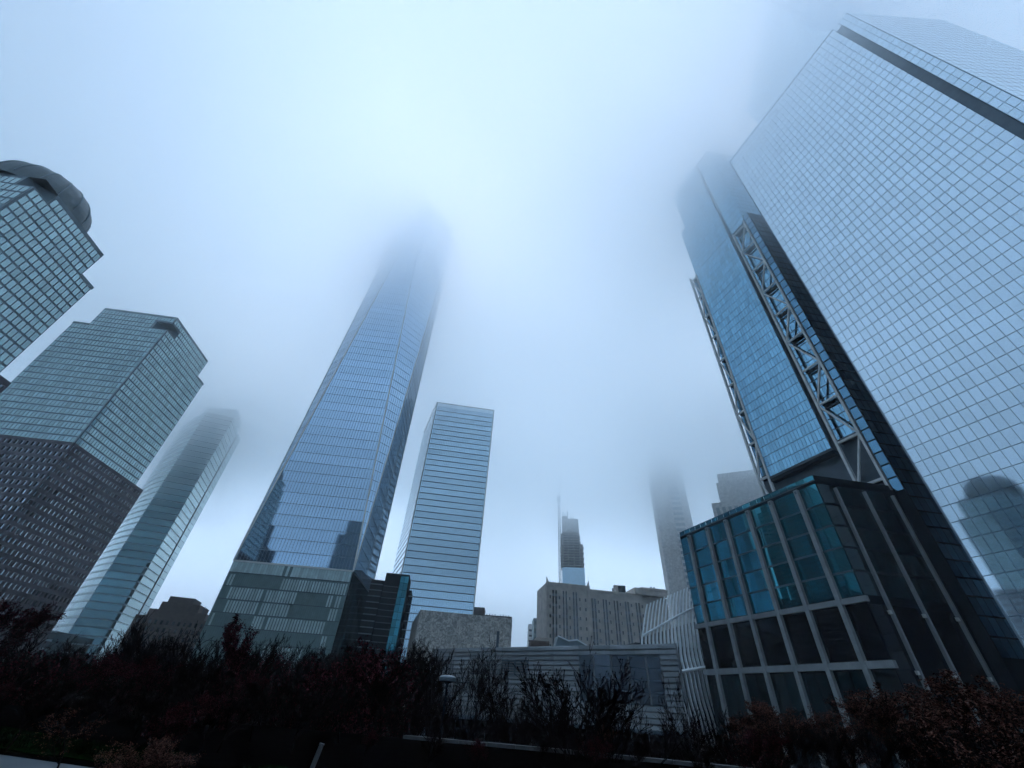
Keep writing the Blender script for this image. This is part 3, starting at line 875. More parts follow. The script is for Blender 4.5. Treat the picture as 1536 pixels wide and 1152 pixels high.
# limestone federal building
F0 = Vector((44.3, 397.5, 0))
b = thing('limestone_building', 'broad pale limestone building with paired vertical window strips and corner finials', 'building', F0)
ff = Facade(b, F0, W5, D(173))
m = MB()
def fbox(mb, a0, a1, o0, o1, z0, z1):
    mb.prism([v2(ff.at(a, o, 0)) for a, o in ((a0, o1), (a1, o1), (a1, o0), (a0, o0))], z0, z1)
fbox(m, 0, 40, -40, 0, 0, 97); fbox(m, 40.02, 92, -40, -3, 0, 95); fbox(m, 84, 116, -40, -1, 95.02, 100.5); fbox(m, 92.02, 118, -40, -8, 0, 95)
part('core', m, M['stone_pale'], b)
for a in (0, 37.6):
    m = MB(); ff.box(m, a, a + 2.4, -2, .6, 0, 97); part('corner_pier', m, M['stone_pale'], b)
    m = MB(); q = [ff.at(a + (0 if a else 0), -.6, 97.02), ff.at(a + 2.4, -.6, 97.02), ff.at(a + (0.2 if a == 0 else 2.3), -.6, 102)]
    q2 = [x + ff.n * -1.4 for x in q]
    m.quad(q); m.quad(q2[::-1])
    for i in range(3): m.quad([q[i], q2[i], q2[(i + 1) % 3], q[(i + 1) % 3]])
    part('finial', m, M['stone_pale'], b)
m = MB(); ff.box(m, 0, 40, -1, .5, 95.6, 97.4); part('cornice', m, M['stone_pale'], b)
m = MB(); ff.box(m, 40.1, 92, -4, -2.5, 93.6, 95.4); part('cornice', m, M['stone_pale'], b)
def strips(a0, pitch, n, o, ztop):
    for i in range(n):
        a = a0 + i * pitch
        for da in (0, 2.7):
            m = MB(); ff.box(m, a + da, a + da + 1.5, o + .02, o + .10, 8, ztop); c = part('window_strip', m, M['glass_dim'], b)
            for z in range(14, int(ztop) - 4, 8):
                mm = MB(); ff.box(mm, a + da, a + da + 1.5, o + .1, o + .25, z, z + 2.2); link('spandrel', mm.mesh('spandrel', M['mullion'], b.location), c)
        m = MB(); ff.box(m, a - .45, a, o, o + .55, 5, ztop + 1); ff.box(m, a + 1.55, a + 2.65, o, o + .5, 5, ztop + 1); ff.box(m, a + 4.25, a + 4.7, o, o + .55, 5, ztop + 1)
        part('pilaster', m, M['stone_pale'], b)
        for r in range(11):
            z = 10 + r * 7.4
            if z < ztop - 3:
                m = MB(); ff.box(m, a + 5.9, a + 7.2, o + .02, o + .08, z, z + 2.6); part('window', m, M['glass_dim'], b)
strips(5.2, 9.3, 3, 0, 91)
strips(42, 10.4, 5, -3, 88)
for r in range(11):
    m = MB(); ff.box(m, 2.7, 4.0, .02, .08, 10 + r * 7.4, 12.6 + r * 7.4); part('window', m, M['glass_dim'], b)
    m = MB(); ff.box(m, 34.9, 36.2, .02, .08, 10 + r * 7.4, 12.6 + r * 7.4); part('window', m, M['glass_dim'], b)
m = MB(); ff.box(m, 66.5, 70.0, -9, -6, 95, 102); part('chimney', m, M['stone_pale'], b)
m = MB(); ff.box(m, 90, 116, -2, -.4, 99.0, 101.2); part('cornice', m, M['stone_pale'], b)
for a in (103, 106):
    m = MB(); ff.box(m, a, a + .8, -8, -7, 100.5, 104); part('roof_vent', m, M['mullion'], b)

T_ = Vector((118, 460, 0))
b = thing('green_glass_block', 'small dark green glass tower top just above the limestone roof', 'building', T_)
fx = Facade(b, T_, D(83), D(173))
m = MB()
m.prism([v2(fx.at(a, o, 0)) for a, o in ((0, 0), (17, 4), (17, -16), (0, -16))], 0, 103)
m.prism([v2(fx.at(a, o, 0)) for a, o in ((7, 1.6), (15, 3.4), (15, -14), (7, -14))], 103.02, 112.5)
part('core', m, M['glass_dark_teal'], b)
for k in range(8):
    m = MB(); m.bar(fx.at(1 + k * 2, .3 + k * .45, 60), fx.at(1 + k * 2, .3 + k * .45, 103), .3); part('fin', m, M['mullion'], b)
T_ = Vector((43.3, 458, 0))
b = thing('grey_glass_block', 'blue grey block with thin floor bands at the left side of the limestone building', 'building', T_)
m = MB(); m.prism([(38, 452), (52.2, 456), (54, 476), (38, 472)], 0, 76); m.prism([(48, 456), (54, 457), (54, 476), (48, 474)], 76.02, 80)
part('core', m, M['mullion_sea'], b)
fx = Facade(b, Vector((38, 452, 0)), Vector((14.2, 4, 0)).normalized(), Vector((4, -14.2, 0)).normalized())
for k in range(13):
    m = MB(); fx.box(m, .1, 10.4, .02, .25, 10 + k * 5, 13 + k * 5); part('glass_band', m, M['glass_slate'], b)
T_ = Vector((60, 800, 0))
b = thing('ghost_tower', 'barely visible pale tower dissolving in fog left of the limestone building', 'tower', T_)
m = MB(); m.prism([(59, 800), (84, 800), (84, 825), (59, 825)], 0, 118); part('wall', m, M['concrete'], b)
fx = Facade(b, Vector((59, 800, 0)), Vector((1, 0, 0)), Vector((0, -1, 0)))
for k in range(14):
    m = MB(); fx.box(m, .5, 24.5, .02, .2, 8 + k * 7.6, 11 + k * 7.6); part('window_band', m, M['glass_dim'], b)

# tower under construction and its crane
K_ = Vector((88, 594, 0))
b = thing('unfinished_tower', 'concrete tower under construction with jutting floor slabs, beside a tower crane', 'tower', K_)
fk = Facade(b, K_, D(98), D(188))
m = MB()
def kp(a0, a1, o0, o1): return [v2(fk.at(a, o, 0)) for a, o in ((a0, o1), (a1, o1), (a1, o0), (a0, o0))]
m.prism(kp(2.5, 24, -26, -2), 0, 205); part('core', m, M['concrete_dark'], b)
m = MB(); m.prism(kp(-.5, 30, -28, 0), 0, 161); part('glazed_floors', m, M['glass_slate'], b)
for k in range(13):
    z = 163 + k * 3.6; r = 29.5 if z < 195 else 25.5
    m = MB(); m.prism(kp(-1.2 - .8 * (k % 2), r + .9 * (k % 2), -27, .6), z, z + .6); part('floor_slab', m, M['concrete'], b)
    for a in (0, 8, 16, 24):
        m = MB(); fk.box(m, a, a + .8, -1.2, -.4, z + .6, z + 3.6); part('column', m, M['concrete'], b)
m = MB(); m.prism(kp(.6, 24.4, -25, -.2), 208.5, 229); part('hoarding', m, M['concrete'], b)
for a, z in ((1.5, 240), (8, 241), (4.5, 237)):
    m = MB(); fk.box(m, a, a + 1.3, -4, -3, 229, z); part('formwork_post', m, M['concrete_dark'], b)
m = MB(); fk.box(m, .8, 9.2, -5, -2.5, 229, 233.5); part('formwork', m, M['concrete_dark'], b)
for a in (13, 16.5):
    m = MB(); fk.box(m, a, a + .8, -4, -3, 229, 233); part('formwork_post', m, M['concrete_dark'], b)
X_ = Vector((84.2, 592, 0))
b = thing('tower_crane', 'thin tower crane mast standing left of the unfinished tower, its jib fading in the fog', 'crane', X_)
m = MB(); hw = 1.35
for sx in (-1, 1):
    for sy in (-1, 1): m.bar(X_ + Vector((sx * hw, sy * hw, 0)), X_ + Vector((sx * hw, sy * hw, 252)), .42)
for k in range(64):
    z = 60 + k * 3; s_ = 1 if k % 2 else -1
    for y in (-hw, hw): m.bar(X_ + Vector((-hw * s_, y, z)), X_ + Vector((hw * s_, y, z + 3)), .28)
    m.bar(X_ + Vector((-hw, -hw, z)), X_ + Vector((hw, -hw, z)), .25)
part('mast', m, M['steel'], b)
for z in (161, 176, 190, 205):
    m = MB(); m.bar(X_ + Vector((1, 1, z)), X_ + Vector((8, 2, z)), .6); part('tie', m, M['steel'], b)
m = MB(); m.prism([(X_.x - 3, X_.y - 2.4), (X_.x + 2.2, X_.y - 2.4), (X_.x + 2.2, X_.y + 2.4), (X_.x - 3, X_.y + 2.4)], 252, 262); part('machine_deck', m, M['mullion_sea'], b)
m = MB(); m.bar(X_ + Vector((0, 0, 262)), X_ + Vector((4.5, -3, 305)), 1.3); part('jib', m, M['steel'], b)
m = MB(); m.bar(X_ + Vector((-1.5, 0, 262)), X_ + Vector((-2.5, 0, 277)), .6); m.bar(X_ + Vector((-2.5, 0, 277)), X_ + Vector((4.4, -3, 302)), .2); part('mast_head', m, M['steel'], b)

# two far towers right of centre
N_ = Vector((204, 521, 0))
b = thing('stone_tower', 'tall slender pale stone tower fading into fog above the limestone building', 'tower', N_)
fn = Facade(b, N_, D(103), D(193))
m = MB(); m.prism([v2(fn.at(a, o, 0)) for a, o in ((0, 0), (42, 0), (42, -30), (0, -30))], 0, 300); part('wall', m, M['concrete'], b)
for a, w_ in ((0, 9), (10.5, 7), (19.5, 14), (35, 7)):
    m = MB(); fn.box(m, a, a + w_, -.5, .8 if w_ != 14 else 1.6, 0, 296); part('stone_bay', m, M['concrete'], b)
for k in range(31):
    m = MB(); fn.box(m, 20.5, 32.5, 1.62, 1.8, 40 + k * 7, 43.5 + k * 7); part('window_band', m, M['mullion_sea'], b)
H_ = Vector((212, 374, 0))
b = thing('stepped_stone_tower', 'stepped stone tower half hidden in fog behind the columned podium', 'tower', H_)
fh = Facade(b, H_, D(118), D(208))
m = MB()
for a0, a1, o, z0, z1 in ((-9, 48, 0, 0, 175), (0, 42, -2, 175.02, 196), (3, 38, -4, 196.02, 206)):
    m.prism([v2(fh.at(a, q, 0)) for a, q in ((a0, o), (a1, o), (a1, -28), (a0, -28))], z0, z1)
part('wall', m, M['concrete'], b)
for k in range(9):
    m = MB(); fh.box(m, -6 + k * 5.4, -3 + k * 5.4, .02, .25, 20, 170); part('window_strip', m, M['mullion_sea'], b)

flush_panes()

# ================================================================== TREES
def tree_mesh(kind, seed):
    r = random.Random(seed)
    wood, twig, leaf = MB(), MB(), MB()
    P = dict(bare=(15, 7, 6, 4, .46, .24), fan=(17, 7, 5, 4, .36, .26), young=(9, 5, 4, 3, .34, .26), bud=(17, 7, 5, 3, .40, .24),
             maroon=(14, 6, 6, 3, .46, .22), rust=(13, 7, 6, 3, .62, .22), spire=(11, 5, 5, 3, .30, .34), sparse=(9, 5, 4, 3, .65, .30))[kind]
    nl, n1, n2, n3, spread, start = P
    HT = 10.0
    leafy = dict(maroon=(.6, 'm'), rust=(1.0, 'r'), spire=(1.0, 'm'), sparse=(.35, 'r'), bud=(.0, 'r')).get(kind, (0, ''))
    def rv(d, a):
        v = Vector((r.gauss(0, 1), r.gauss(0, 1), r.gauss(0, 1))); v -= d * v.dot(d)
        return (d + v.normalized() * math.tan(a)).normalized()
    def leafs(p):
        if r.random() > leafy[0]: return
        for _ in range(r.choice((2, 3, 4))):
            c = p + Vector((r.gauss(0, .14), r.gauss(0, .14), r.gauss(0, .12)))
            a = Vector((r.gauss(0, 1), r.gauss(0, 1), r.gauss(0, 1))).normalized(); b_ = a.cross(Vector((r.gauss(0, 1), r.gauss(0, 1), r.gauss(0, 1)))).normalized()
            s = r.uniform(.05, .10)
            fold = a.cross(b_) * s * .35
            leaf.quad([c - a * s * 1.2, c + b_ * s * .7 + fold, c + a * s * 1.3, c - b_ * s * .7 + fold])
    def branch(p, d, ln, rad_, depth):
        n = 4 if depth < 2 else (3 if depth == 2 else 2)
        pts = [p]; rs = [rad_]; q = p.copy(); dd = d.copy()
        for i in range(n):
            dd = (dd + Vector((r.gauss(0, .13), r.gauss(0, .13), .10 if depth else 0))).normalized()
            q = q + dd * ln / n; pts.append(q.copy()); rs.append(max(.015, rad_ * (1 - .78 * (i + 1) / n)))
        (wood if depth < 2 else twig).tube(pts, rs, (7, 5, 3, 3, 3)[depth], cap=False)
        if depth >= 3:
            leafs(pts[-1]); 
            if depth == 4 or r.random() < .5: leafs(pts[-2])
            if kind == 'bud': twig.tube([pts[-1], pts[-1] + dd * .07], [.035, .01], 4)
        if depth < 4:
            k = (nl, n1, n2, n3)[depth]
            for i in range(k):
                t = (start if depth == 0 else .22) + (1 - (start if depth == 0 else .22)) * (i + r.random()) / k
                j = min(n - 1, int(t * n)); fr = t * n - j
                o = pts[j] + (pts[j + 1] - pts[j]) * fr
                ax = (pts[j + 1] - pts[j]).normalized()
                ang = r.uniform(.75, 1.15) * spread * (1.5 if depth == 0 else 1.15)
                if depth == 0: L_ = ln * (.62 - .36 * (t - start) / (1 - start)) * r.uniform(.8, 1.15) * (.62 if kind == 'spire' else 1)
                else: L_ = ln * r.uniform(.36, .58)
                branch(o, rv(ax, min(1.35, ang)), L_, max(.02, rs[j] * r.uniform(.42, .6)), depth + 1)
    branch(Vector((0, 0, 0)), Vector((r.gauss(0, .03), r.gauss(0, .03), 1)).normalized(), HT * .93, .15 if kind != 'young' else .10, 0)
    zmax = max(v[2] for v in wood.v + twig.v)
    for mb in (wood, twig, leaf): mb.v = [(x * 10 / zmax, y * 10 / zmax, z * 10 / zmax) for x, y, z in mb.v]
    res = [wood.mesh('trunk', M['bark']), twig.mesh('crown', M['twig'])]
    res.append(leaf.mesh('foliage', M['leaf_maroon'] if leafy[1] == 'm' else M['leaf_rust']) if leaf.f else None)
    return res
_tm = {}
def get_tree(kind, k):
    if (kind, k) not in _tm: _tm[kind, k] = tree_mesh(kind, 11 + k * 7 + len(kind) * 131)
    return _tm[kind, k]
LAB = {'L': ('tree with dull dark red leaves in the dense row along the lower left', 'red leafed trees in the dark row at the lower left'),
       None: ('bare dark tree in the crowded leafless row along the lower left', 'leafless trees in the dark row at the lower left'),
       'N': ('black silhouetted bare tree low in the dark foreground at bottom left', 'dark foreground trees at the lower left'),
       'R': ('small bare dark tree in the low thicket at the lower right', 'bare trees in the low thicket at the lower right')}
TREES = [
    (-26.95, 26.79, 7.4, 4.81, 'maroon', 'large tree at the far left with a few clumps of dark red leaves', 2.34),
    (-30.47, 34.46, 0.0, 11.75, 'bare', None, 3.8),
    (-32.62, 40.49, 0.0, 12.04, 'bare', None, 4.91),
    (-35.25, 48.55, 0.0, 12.32, 'bare', None, 2.39),
    (-26.37, 38.91, 0.0, 13.09, 'fan', 'bare tree with a fan of fine twigs in front of the stepped brick building', 5.03),
    (-21.14, 35.13, 0.0, 11.76, 'bare', None, 3.91),
    (-14.99, 27.14, 0.0, 11.81, 'fan', 'bare twiggy tree before the left corner of the tapered tower base', 2.71),
    (-11.6, 24.38, 7.4, 4.3, 'spire', 'narrow tree with upright dark red leafy shoots before the tapered tower base', 2.34),
    (-12.19, 33.87, 0.0, 10.85, 'bare', None, 3.12),
    (-12.29, 42.25, 0.0, 11.1, 'maroon', 'tree with dull red leaves below the right corner of the tapered tower base', 4.41),
    (-14.56, 60.27, 0.0, 13.0, 'bare', None, 2.64),
    (-8.97, 49.19, 0.0, 11.23, 'bare', None, 4.36),
    (-4.27, 32.72, 0.0, 12.0, 'young', 'tall sparse young tree in front of the left edge of the marble cube', 2.89),
    (-1.85, 28.94, 0.0, 11.33, 'young', 'sparse bare young tree right behind the disc topped lamp', 1.54),
    (0.29, 31.0, 0.0, 11.32, 'young', 'forked bare young tree in front of the louvred opening of the metal pavilion', 3.37),
    (3.57, 44.86, 0.0, 9.99, 'bare', None, 4.37),
    (4.11, 23.95, 0.0, 11.99, 'bud', 'bushy bare tree with upright branches before the middle of the metal pavilion', 0.45),
    (10.35, 38.64, 0.0, 11.28, 'young', 'thin bare tree left of the tall windows at the right of the pavilion', 2.67),
    (10.57, 31.26, 0.0, 11.33, 'young', 'thin dark tree in front of the right end of the metal pavilion', 2.67),
    (5.18, 23.43, 7.4, 1.15, 'rust', 'low shrub like tree with red leaves under the pavilion windows', 5.52),
    (17.09, 42.71, 0.0, 9.59, 'bare', None, 5.88),
    (12.99, 28.15, 0.0, 9.66, 'fan', 'bare brown twiggy tree at the foot of the white ribbed hall', 2.35),
    (8.46, 15.32, 7.4, 2.2, 'rust', 'reddish leafy tree in front of the podium columns, next to the ribbed hall', 5.64),
    (11.91, 18.5, 7.4, 2.11, 'rust', 'rusty leafy tree below the middle of the columned podium', 4.97),
    (11.03, 14.22, 7.4, 2.65, 'rust', 'tall brown leafed tree below the right corner of the columned podium', 1.65),
    (13.0, 15.2, 7.4, 2.27, 'maroon', 'dark thinly leafed tree right of the columned podium corner', 2.91),
    (16.61, 17.32, 7.4, 2.65, 'rust', 'brown leafed tree at the foot of the dark gap beside the mirror tower', 0.77),
    (8.82, 8.14, 7.4, 2.48, 'rust', 'orange brown leafy tree in the bottom right corner, nearest of the leafy trees there', 5.11),
    (-7.68, 10.49, 7.4, 1.06, 'sparse', 'small foreground tree with scattered pale leaves above the lawn', 4.16),
    (-7.37, 12.49, 7.4, 1.26, 'maroon', 'foreground tree with dark red leaves right of the lawn', 5.57),
    (-8.39, 16.49, 7.4, 1.4, 'maroon', 'foreground dark red tree below the narrow tree with upright shoots', 4.98),
    (-5.01, 8.07, 7.4, 0.96, 'rust', 'low orange brown bush like tree at the bottom left beside the footpath', 4.19),
    (-59.48, 60.43, 0.0, 11.16, 'bare', None, 4.61),
    (-49.45, 53.19, 0.0, 10.86, 'bare', None, 3.54),
    (-53.51, 59.97, 0.0, 10.6, 'bare', None, 0.65),
    (-57.07, 68.05, 0.0, 10.5, 'bare', None, 3.69),
    (-59.67, 74.64, 0.0, 12.78, 'bare', None, 0.03),
    (-63.7, 83.12, 0.0, 12.71, 'bare', None, 0.9),
    (-56.1, 78.95, 0.0, 12.37, 'bare', None, 4.86),
    (-52.49, 77.55, 0.0, 12.4, 'bare', None, 0.28),
    (-56.9, 87.8, 0.0, 16.33, 'bare', None, 0.58),
    (-52.78, 90.95, 0.0, 13.71, 'bare', None, 0.62),
    (-39.9, 75.96, 0.0, 12.42, 'bare', None, 5.53),
    (-47.25, 96.48, 0.0, 15.91, 'bare', None, 1.13),
    (-30.96, 68.79, 0.0, 15.36, 'bare', None, 0.15),
    (-32.67, 81.11, 0.0, 13.08, 'bare', None, 5.28),
    (-30.6, 84.95, 0.0, 16.42, 'bare', None, 0.76),
    (-28.4, 88.98, 0.0, 16.76, 'bare', None, 5.3),
    (-24.49, 94.15, 0.0, 14.85, 'bare', None, 4.23),
    (-22.22, 107.36, 0.0, 16.28, 'bare', None, 5.25),
    (-18.01, 102.86, 0.0, 19.94, 'bare', None, 5.98),
    (-24.46, 27.52, 7.4, 1.03, 'maroon', 'L', 3.64),
    (-27.43, 31.54, 0.0, 10.26, 'maroon', 'L', 5.02),
    (-16.94, 21.29, 7.4, 2.41, 'maroon', 'L', 0.23),
    (-15.49, 22.95, 7.4, 1.25, 'maroon', 'L', 4.82),
    (-15.43, 24.4, 7.4, 2.5, 'maroon', 'L', 3.21),
    (-20.81, 37.15, 0.0, 9.38, 'maroon', 'L', 4.49),
    (-12.04, 24.0, 7.4, 2.25, 'maroon', 'L', 0.67),
    (-16.28, 39.51, 0.0, 11.27, 'maroon', 'L', 4.7),
    (-13.72, 42.83, 0.0, 11.03, 'maroon', 'L', 5.87),
    (-10.08, 36.01, 0.0, 12.21, 'maroon', 'L', 0.38),
    (-6.9, 33.04, 0.0, 11.72, 'maroon', 'L', 2.04),
    (-29.16, 30.1, 0.0, 10.36, 'bare', None, 3.54),
    (-56.01, 61.44, 0.0, 11.49, 'bare', None, 5.2),
    (-39.72, 45.92, 0.0, 10.85, 'bare', None, 1.52),
    (-42.48, 51.56, 0.0, 10.52, 'bare', None, 1.13),
    (-50.65, 64.91, 0.0, 11.16, 'bare', None, 1.57),
    (-43.25, 58.08, 0.0, 11.61, 'bare', None, 3.87),
    (-48.77, 68.39, 0.0, 12.67, 'bare', None, 4.73),
    (-22.15, 33.93, 0.0, 10.52, 'bare', None, 2.47),
    (-21.33, 34.9, 0.0, 10.59, 'bare', None, 2.31),
    (-20.85, 37.27, 0.0, 10.72, 'bare', None, 2.49),
    (-32.5, 62.64, 0.0, 12.58, 'bare', None, 2.2),
    (-31.54, 66.07, 0.0, 12.14, 'bare', None, 2.63),
    (-29.28, 64.05, 0.0, 14.26, 'bare', None, 0.52),
    (-21.37, 56.64, 0.0, 13.37, 'bare', None, 3.14),
    (-18.27, 53.34, 0.0, 13.04, 'bare', None, 6.11),
    (-19.49, 63.9, 0.0, 13.82, 'bare', None, 2.59),
    (-18.78, 72.36, 0.0, 14.63, 'bare', None, 4.69),
    (-15.7, 71.38, 0.0, 14.02, 'bare', None, 1.01),
    (-12.67, 75.11, 0.0, 15.88, 'bare', None, 4.34),
    (-7.38, 59.13, 0.0, 14.69, 'bare', None, 4.75),
    (-3.44, 54.38, 0.0, 14.69, 'bare', None, 4.23),
    (-12.47, 13.68, 7.4, 1.12, 'bare', 'N', 3.25),
    (-11.39, 13.54, 7.4, 1.46, 'bare', 'N', 3.04),
    (-11.27, 14.81, 7.4, 1.19, 'bare', 'N', 4.04),
    (-11.22, 15.63, 7.4, 1.58, 'bare', 'N', 5.64),
    (-11.62, 18.33, 7.4, 1.27, 'bare', 'N', 0.94),
    (-10.64, 18.63, 7.4, 1.64, 'bare', 'N', 0.6),
    (-7.64, 16.03, 7.4, 1.46, 'bare', 'N', 4.7),
    (-8.37, 19.64, 7.4, 1.81, 'bare', 'N', 5.76),
    (-6.01, 17.32, 7.4, 1.83, 'bare', 'N', 3.25),
    (-5.78, 21.61, 7.4, 1.95, 'bare', 'N', 2.78),
    (-4.5, 22.09, 7.4, 2.33, 'bare', 'N', 4.51),
    (-1.83, 18.38, 7.4, 1.75, 'bare', 'N', 1.17),
    (0.04, 39.77, 0.0, 7.37, 'bare', 'R', 1.68),
    (2.68, 51.17, 0.0, 7.12, 'bare', 'R', 1.25),
    (4.4, 42.64, 0.0, 7.97, 'bare', 'R', 3.68),
    (7.45, 48.74, 0.0, 8.14, 'bare', 'R', 1.98),
    (7.31, 34.4, 0.0, 8.06, 'bare', 'R', 1.46),
    (16.18, 55.72, 0.0, 7.84, 'bare', 'R', 4.34),
    (16.13, 46.27, 0.0, 8.02, 'bare', 'R', 5.99),
    (13.7, 35.94, 0.0, 8.4, 'bare', 'R', 1.86),
    (19.56, 43.45, 0.0, 8.51, 'bare', 'R', 4.43),
    (22.75, 44.43, 0.0, 8.44, 'bare', 'R', 2.59),
    (-3.86, 17.9, 7.4, 0.68, 'maroon', 'R', 5.36),
    (-1.53, 15.03, 7.4, 1.0, 'bare', 'R', 3.67),
    (-0.15, 14.86, 7.4, 0.8, 'maroon', 'R', 1.68),
    (1.85, 18.02, 7.4, 0.75, 'bare', 'R', 1.37),
    (2.95, 15.73, 7.4, 1.03, 'maroon', 'R', 0.15),
    (4.48, 15.98, 7.4, 1.08, 'bare', 'R', 3.01),
    (5.09, 13.05, 7.4, 1.2, 'bare', 'R', 2.4),
    (6.46, 12.7, 7.4, 1.53, 'maroon', 'R', 1.08),
    (7.93, 15.51, 7.4, 1.48, 'bare', 'R', 2.26),
    (7.98, 13.88, 7.4, 1.73, 'bare', 'R', 2.02),
    (8.17, 12.89, 7.4, 1.72, 'bare', 'R', 4.86),
    (9.45, 13.63, 7.4, 1.76, 'bare', 'R', 0.9),
    (9.28, 12.34, 7.4, 1.75, 'bare', 'R', 6.22),
    (9.68, 11.86, 7.4, 1.85, 'bare', 'R', 3.01),
    (10.7, 12.19, 7.4, 1.92, 'bare', 'R', 3.76),
    (10.59, 11.34, 7.4, 1.83, 'bare', 'R', 2.94),
    (10.41, 10.39, 7.4, 1.95, 'bare', 'R', 5.24),
]
for i, (x, y, z, h, kind, lab, rot) in enumerate(TREES):
    own = lab and len(lab) > 2
    l, gp = (lab, 'trees around the park and plaza') if own else LAB[lab]
    t = thing('leafless_tree' if kind in ('bare', 'fan', 'young', 'bud') else 'leafy_tree', l, 'tree', (x, y, z), gp)
    t.rotation_euler = (0, 0, rot)
    wd = {'bare': 1.0, 'fan': 1.05, 'young': .85, 'spire': .8, 'maroon': 1.05}.get(kind, 1.2)
    s = h / 10.0
    w_ = s * wd * (1.25 if h < 6 else 1.0)
    t.scale = (w_, w_, s)
    wood, twig, leaf = get_tree(kind, i % 3 if kind in ('bare', 'rust') else i % 2)
    link('trunk', wood, t); link('crown', twig, t)
    if leaf: link('foliage', leaf, t, 'stuff')

# ================================================================== SMALL THINGS
LP = Vector((-2.1, 24.9, DK))
b = thing('park_lamp', 'park lamp with flat round disc head on a thin dark pole', 'lamp', LP)
m = MB(); m.tube([LP, LP + Z3 * .12, LP + Z3 * .13, LP + Z3 * 2.2], [.11, .11, .055, .045], 10); part('pole', m, M['recess'], b)
m = MB(); lathe(m, LP, [(.02, DK + 2.16), (.10, DK + 2.17), (.12, DK + 2.22), (.40, DK + 2.27)], 28); part('neck', m, M['recess'], b)
m = MB(); lathe(m, LP, [(.40, DK + 2.27), (.42, DK + 2.30), (.42, DK + 2.42), (.39, DK + 2.46)], 28); part('lamp_rim', m, M['mullion'], b)
m = MB(); lathe(m, LP, [(.39, DK + 2.46), (.33, DK + 2.49), (.19, DK + 2.52), (.0, DK + 2.53)], 28); part('lamp_cap', m, M['steel'], b)

# kerb stones along the edge of the terrace
b = thing('stone_kerb', 'low pale granite kerb running along the edge of the dark terrace at the bottom', 'kerb', (-4, 26, DK))
pk = [Vector((-3.9, 25.9, DK)), Vector((-1.2, 25.3, DK)), Vector((1.4, 24.75, DK)), Vector((4.0, 24.1, DK)), Vector((6.6, 23.3, DK)), Vector((9.2, 22.5, DK)), Vector((12, 21.5, DK))]
for p, q in zip(pk[:-1], pk[1:]):
    for k in range(2):
        a_, c_ = p + (q - p) * (k / 2), p + (q - p) * ((k + 1) / 2)
        dd = (c_ - a_).normalized(); m = MB()
        m.obox(a_, dd, Vector((-dd.y, dd.x, 0)), Z3, .012, (c_ - a_).length - .012, -.2, .2, 0, .13 + RNG.uniform(-.008, .008)); part('kerbstone', m, M['kerbstone'], b)
b = thing('marker_post', 'short leaning pale stone post in the dark shrubbery left of the lamp', 'post', (-3.8, 12.4, DK))
m = MB(); m.bar((-3.8, 12.4, DK), (-3.68, 12.4, DK + .62), .085); part('shaft', m, M['kerbstone'], b)
m = MB(); m.bar((-3.68, 12.4, DK + .62), (-3.675, 12.4, DK + .65), .1); part('cap', m, M['kerbstone'], b)

# parked car on the side street
CP = Vector((50.5, 121.5, .012))
b = thing('parked_car', 'pale blue grey parked car glimpsed through the twigs below the ribbed hall', 'car', CP)
cd_, cs_ = D(100), D(10)
def prof_mesh(prof, y0, y1):
    m = MB()
    a = [CP + cd_ * x + cs_ * y0 + Z3 * z for x, z in prof]; c = [CP + cd_ * x + cs_ * y1 + Z3 * z for x, z in prof]
    m.quad(a); m.quad(c[::-1])
    for i in range(len(prof)): m.quad([a[i], c[i], c[(i + 1) % len(prof)], a[(i + 1) % len(prof)]])
    return m
body = [(-2.25, .35), (-2.28, .75), (-2.1, .92), (-1.0, 1.0), (1.25, 1.0), (2.1, .9), (2.27, .7), (2.25, .35)]
paint = solid('pale blue car paint', (.30, .36, .40), .3, noise=.02)
part('body', prof_mesh(body, -.9, .9), paint, b)
part('cabin', prof_mesh([(-1.0, 1.0), (-.35, 1.46), (.85, 1.48), (1.7, 1.0)], -.78, .78), M['glass_black'], b)
part('roof', prof_mesh([(-.4, 1.47), (-.3, 1.52), (.8, 1.53), (.92, 1.48)], -.76, .76), paint, b)
for sx in (-1.4, 1.4):
    for sy in (-.92, .74):
        m = MB(); q = CP + cd_ * sx + cs_ * sy + Z3 * .33; m.tube([q, q + cs_ * .18], [.33, .33], 16); w_ = part('wheel', m, M['recess'], b)
        m = MB(); q2 = q + cs_ * (-.012 if sy < 0 else .17); m.tube([q2, q2 + cs_ * .02], [.2, .2], 12); link('rim', m.mesh('rim', M['steel'], b.location), w_)
for sy in (-.72, .5):
    m = MB(); m.obox(CP, cd_, cs_, Z3, -2.31, -2.2, sy, sy + .24, .66, .78); part('headlight', m, M['bright_steel'], b)
    m = MB(); m.obox(CP, cd_, cs_, Z3, 2.2, 2.3, sy, sy + .24, .68, .82); part('taillight', m, M['leaf_maroon'], b)

# ================================================================== FOG
def volume(name, dens, col, g):
    m = bpy.data.materials.new(name); m.use_nodes = True
    t = m.node_tree; t.nodes.remove(t.nodes['Principled BSDF'])
    v = t.nodes.new('ShaderNodeVolumePrincipled')
    v.inputs['Color'].default_value = (*col, 1); v.inputs['Density'].default_value = dens; v.inputs['Anisotropy'].default_value = g
    t.links.new(v.outputs[0], t.nodes['Material Output'].inputs['Volume'])
    return m
FOGC = (.957, .991, 1.0)
m = MB(); m.obox(Vector((0, 0, 0)), Vector((1, 0, 0)), Vector((0, 1, 0)), Z3, -6100, 6900, -5300, 7400, -2, 520)
link('haze', m.mesh('haze', volume('even haze', .00022, FOGC, .35)), None, 'stuff')
cl = thing('low_cloud', 'low grey white cloud deck hiding the tower tops', 'cloud', (0, 0, 0))
cl['kind'] = 'stuff'
from mathutils import noise as mnoise
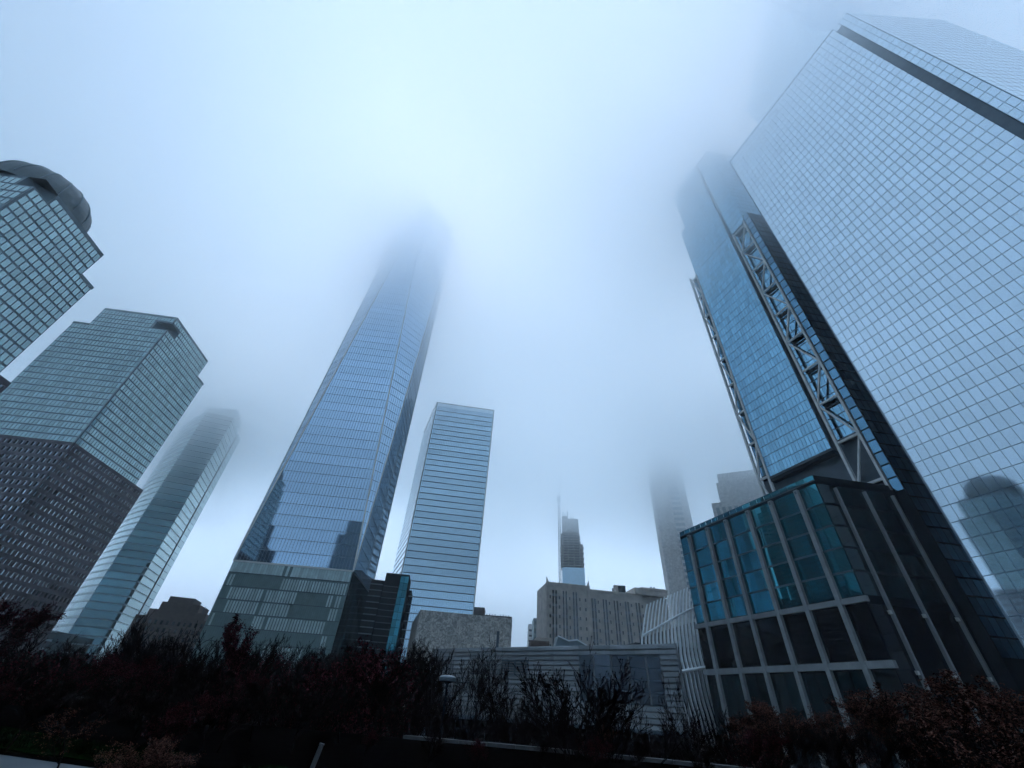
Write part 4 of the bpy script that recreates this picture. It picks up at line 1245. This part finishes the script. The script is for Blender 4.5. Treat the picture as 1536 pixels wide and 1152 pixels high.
def sstep(a, b, x):
    t = min(1, max(0, (x - a) / (b - a))); return t * t * (3 - 2 * t)
def near_drop(x, y):
    return 55 * math.exp(-((x + 310) ** 2 + (y - 390) ** 2) / 120 ** 2) + 48 * math.exp(-((x - 235) ** 2 + (y - 360) ** 2) / 62 ** 2) + 38 * math.exp(-((x - 122) ** 2 + (y - 78) ** 2) / 62 ** 2) + 26 * math.exp(-((x + 103) ** 2 + (y - 250) ** 2) / 75 ** 2)
def cloud_drop(x, y, zb):
    """the deck sags towards the distance, where the fog comes down"""
    r = math.hypot(x, y)
    return 8 * sstep(400, 520, y) * (1 - sstep(650, 950, r)) + near_drop(x, y) + (125 + .42 * (zb - 163)) * sstep(650, 1100, r)
def top_drop(x, y):
    return 238 * sstep(650, 1150, math.hypot(x, y)) + near_drop(x, y)
ND = 7; KD = .0290; ZL, ZH = 163.0, 340.0
prev = 0.0
for i in range(ND):
    s = (i + .6) / ND; r = KD * s * s * (3 - 2 * s)
    H = 5980 - i * 6; zt = 408 - i * 1.0
    xs = [-H, -2500, -1500] + [-900 + 75 * k for k in range(25)] + [1500, 2500, H]
    ys = [y + (0 if abs(y) > 2600 else 31) for y in xs]; ys[-1] += 900
    mb = MB(); n = len(xs); zb = ZL + (ZH - ZL) * i / ND
    for y in ys:
        for x in xs:
            far = max(abs(x), abs(y)) > 950
            dz = 0 if far else (16 * mnoise.noise(Vector((x / 95 + i * .4, y / 95, 4.2)))) + 50 * mnoise.noise(Vector((x / 210 + 3.1, y / 210 - 1.7, i * .22))) * (1 - max(abs(x), abs(y)) / 900 * .5)
            mb.v.append((x, y, zb + dz - cloud_drop(x, y, zb)))
    for a in range(n - 1):
        for c in range(n - 1): mb.f.append((a * n + c, (a + 1) * n + c, (a + 1) * n + c + 1, a * n + c + 1)); mb.mi.append(0)
    k0 = len(mb.v)
    for y in ys:
        for x in xs: mb.v.append((x, y, zt - top_drop(x, y)))
    for a in range(n - 1):
        for c in range(n - 1): mb.f.append((k0 + a * n + c, k0 + a * n + c + 1, k0 + (a + 1) * n + c + 1, k0 + (a + 1) * n + c)); mb.mi.append(0)
    ring = [c for c in range(n)] + [r_ * n + n - 1 for r_ in range(1, n)] + [(n - 1) * n + c for c in range(n - 2, -1, -1)] + [r_ * n for r_ in range(n - 2, 0, -1)]
    for q in range(len(ring)):
        e0, e1 = ring[q], ring[(q + 1) % len(ring)]
        mb.f.append((e0, e1, k0 + e1, k0 + e0)); mb.mi.append(0)
    link('cloud_layer', mb.mesh('cloud_layer', volume('cloud', r - prev, FOGC, .72)), cl)
    prev = r
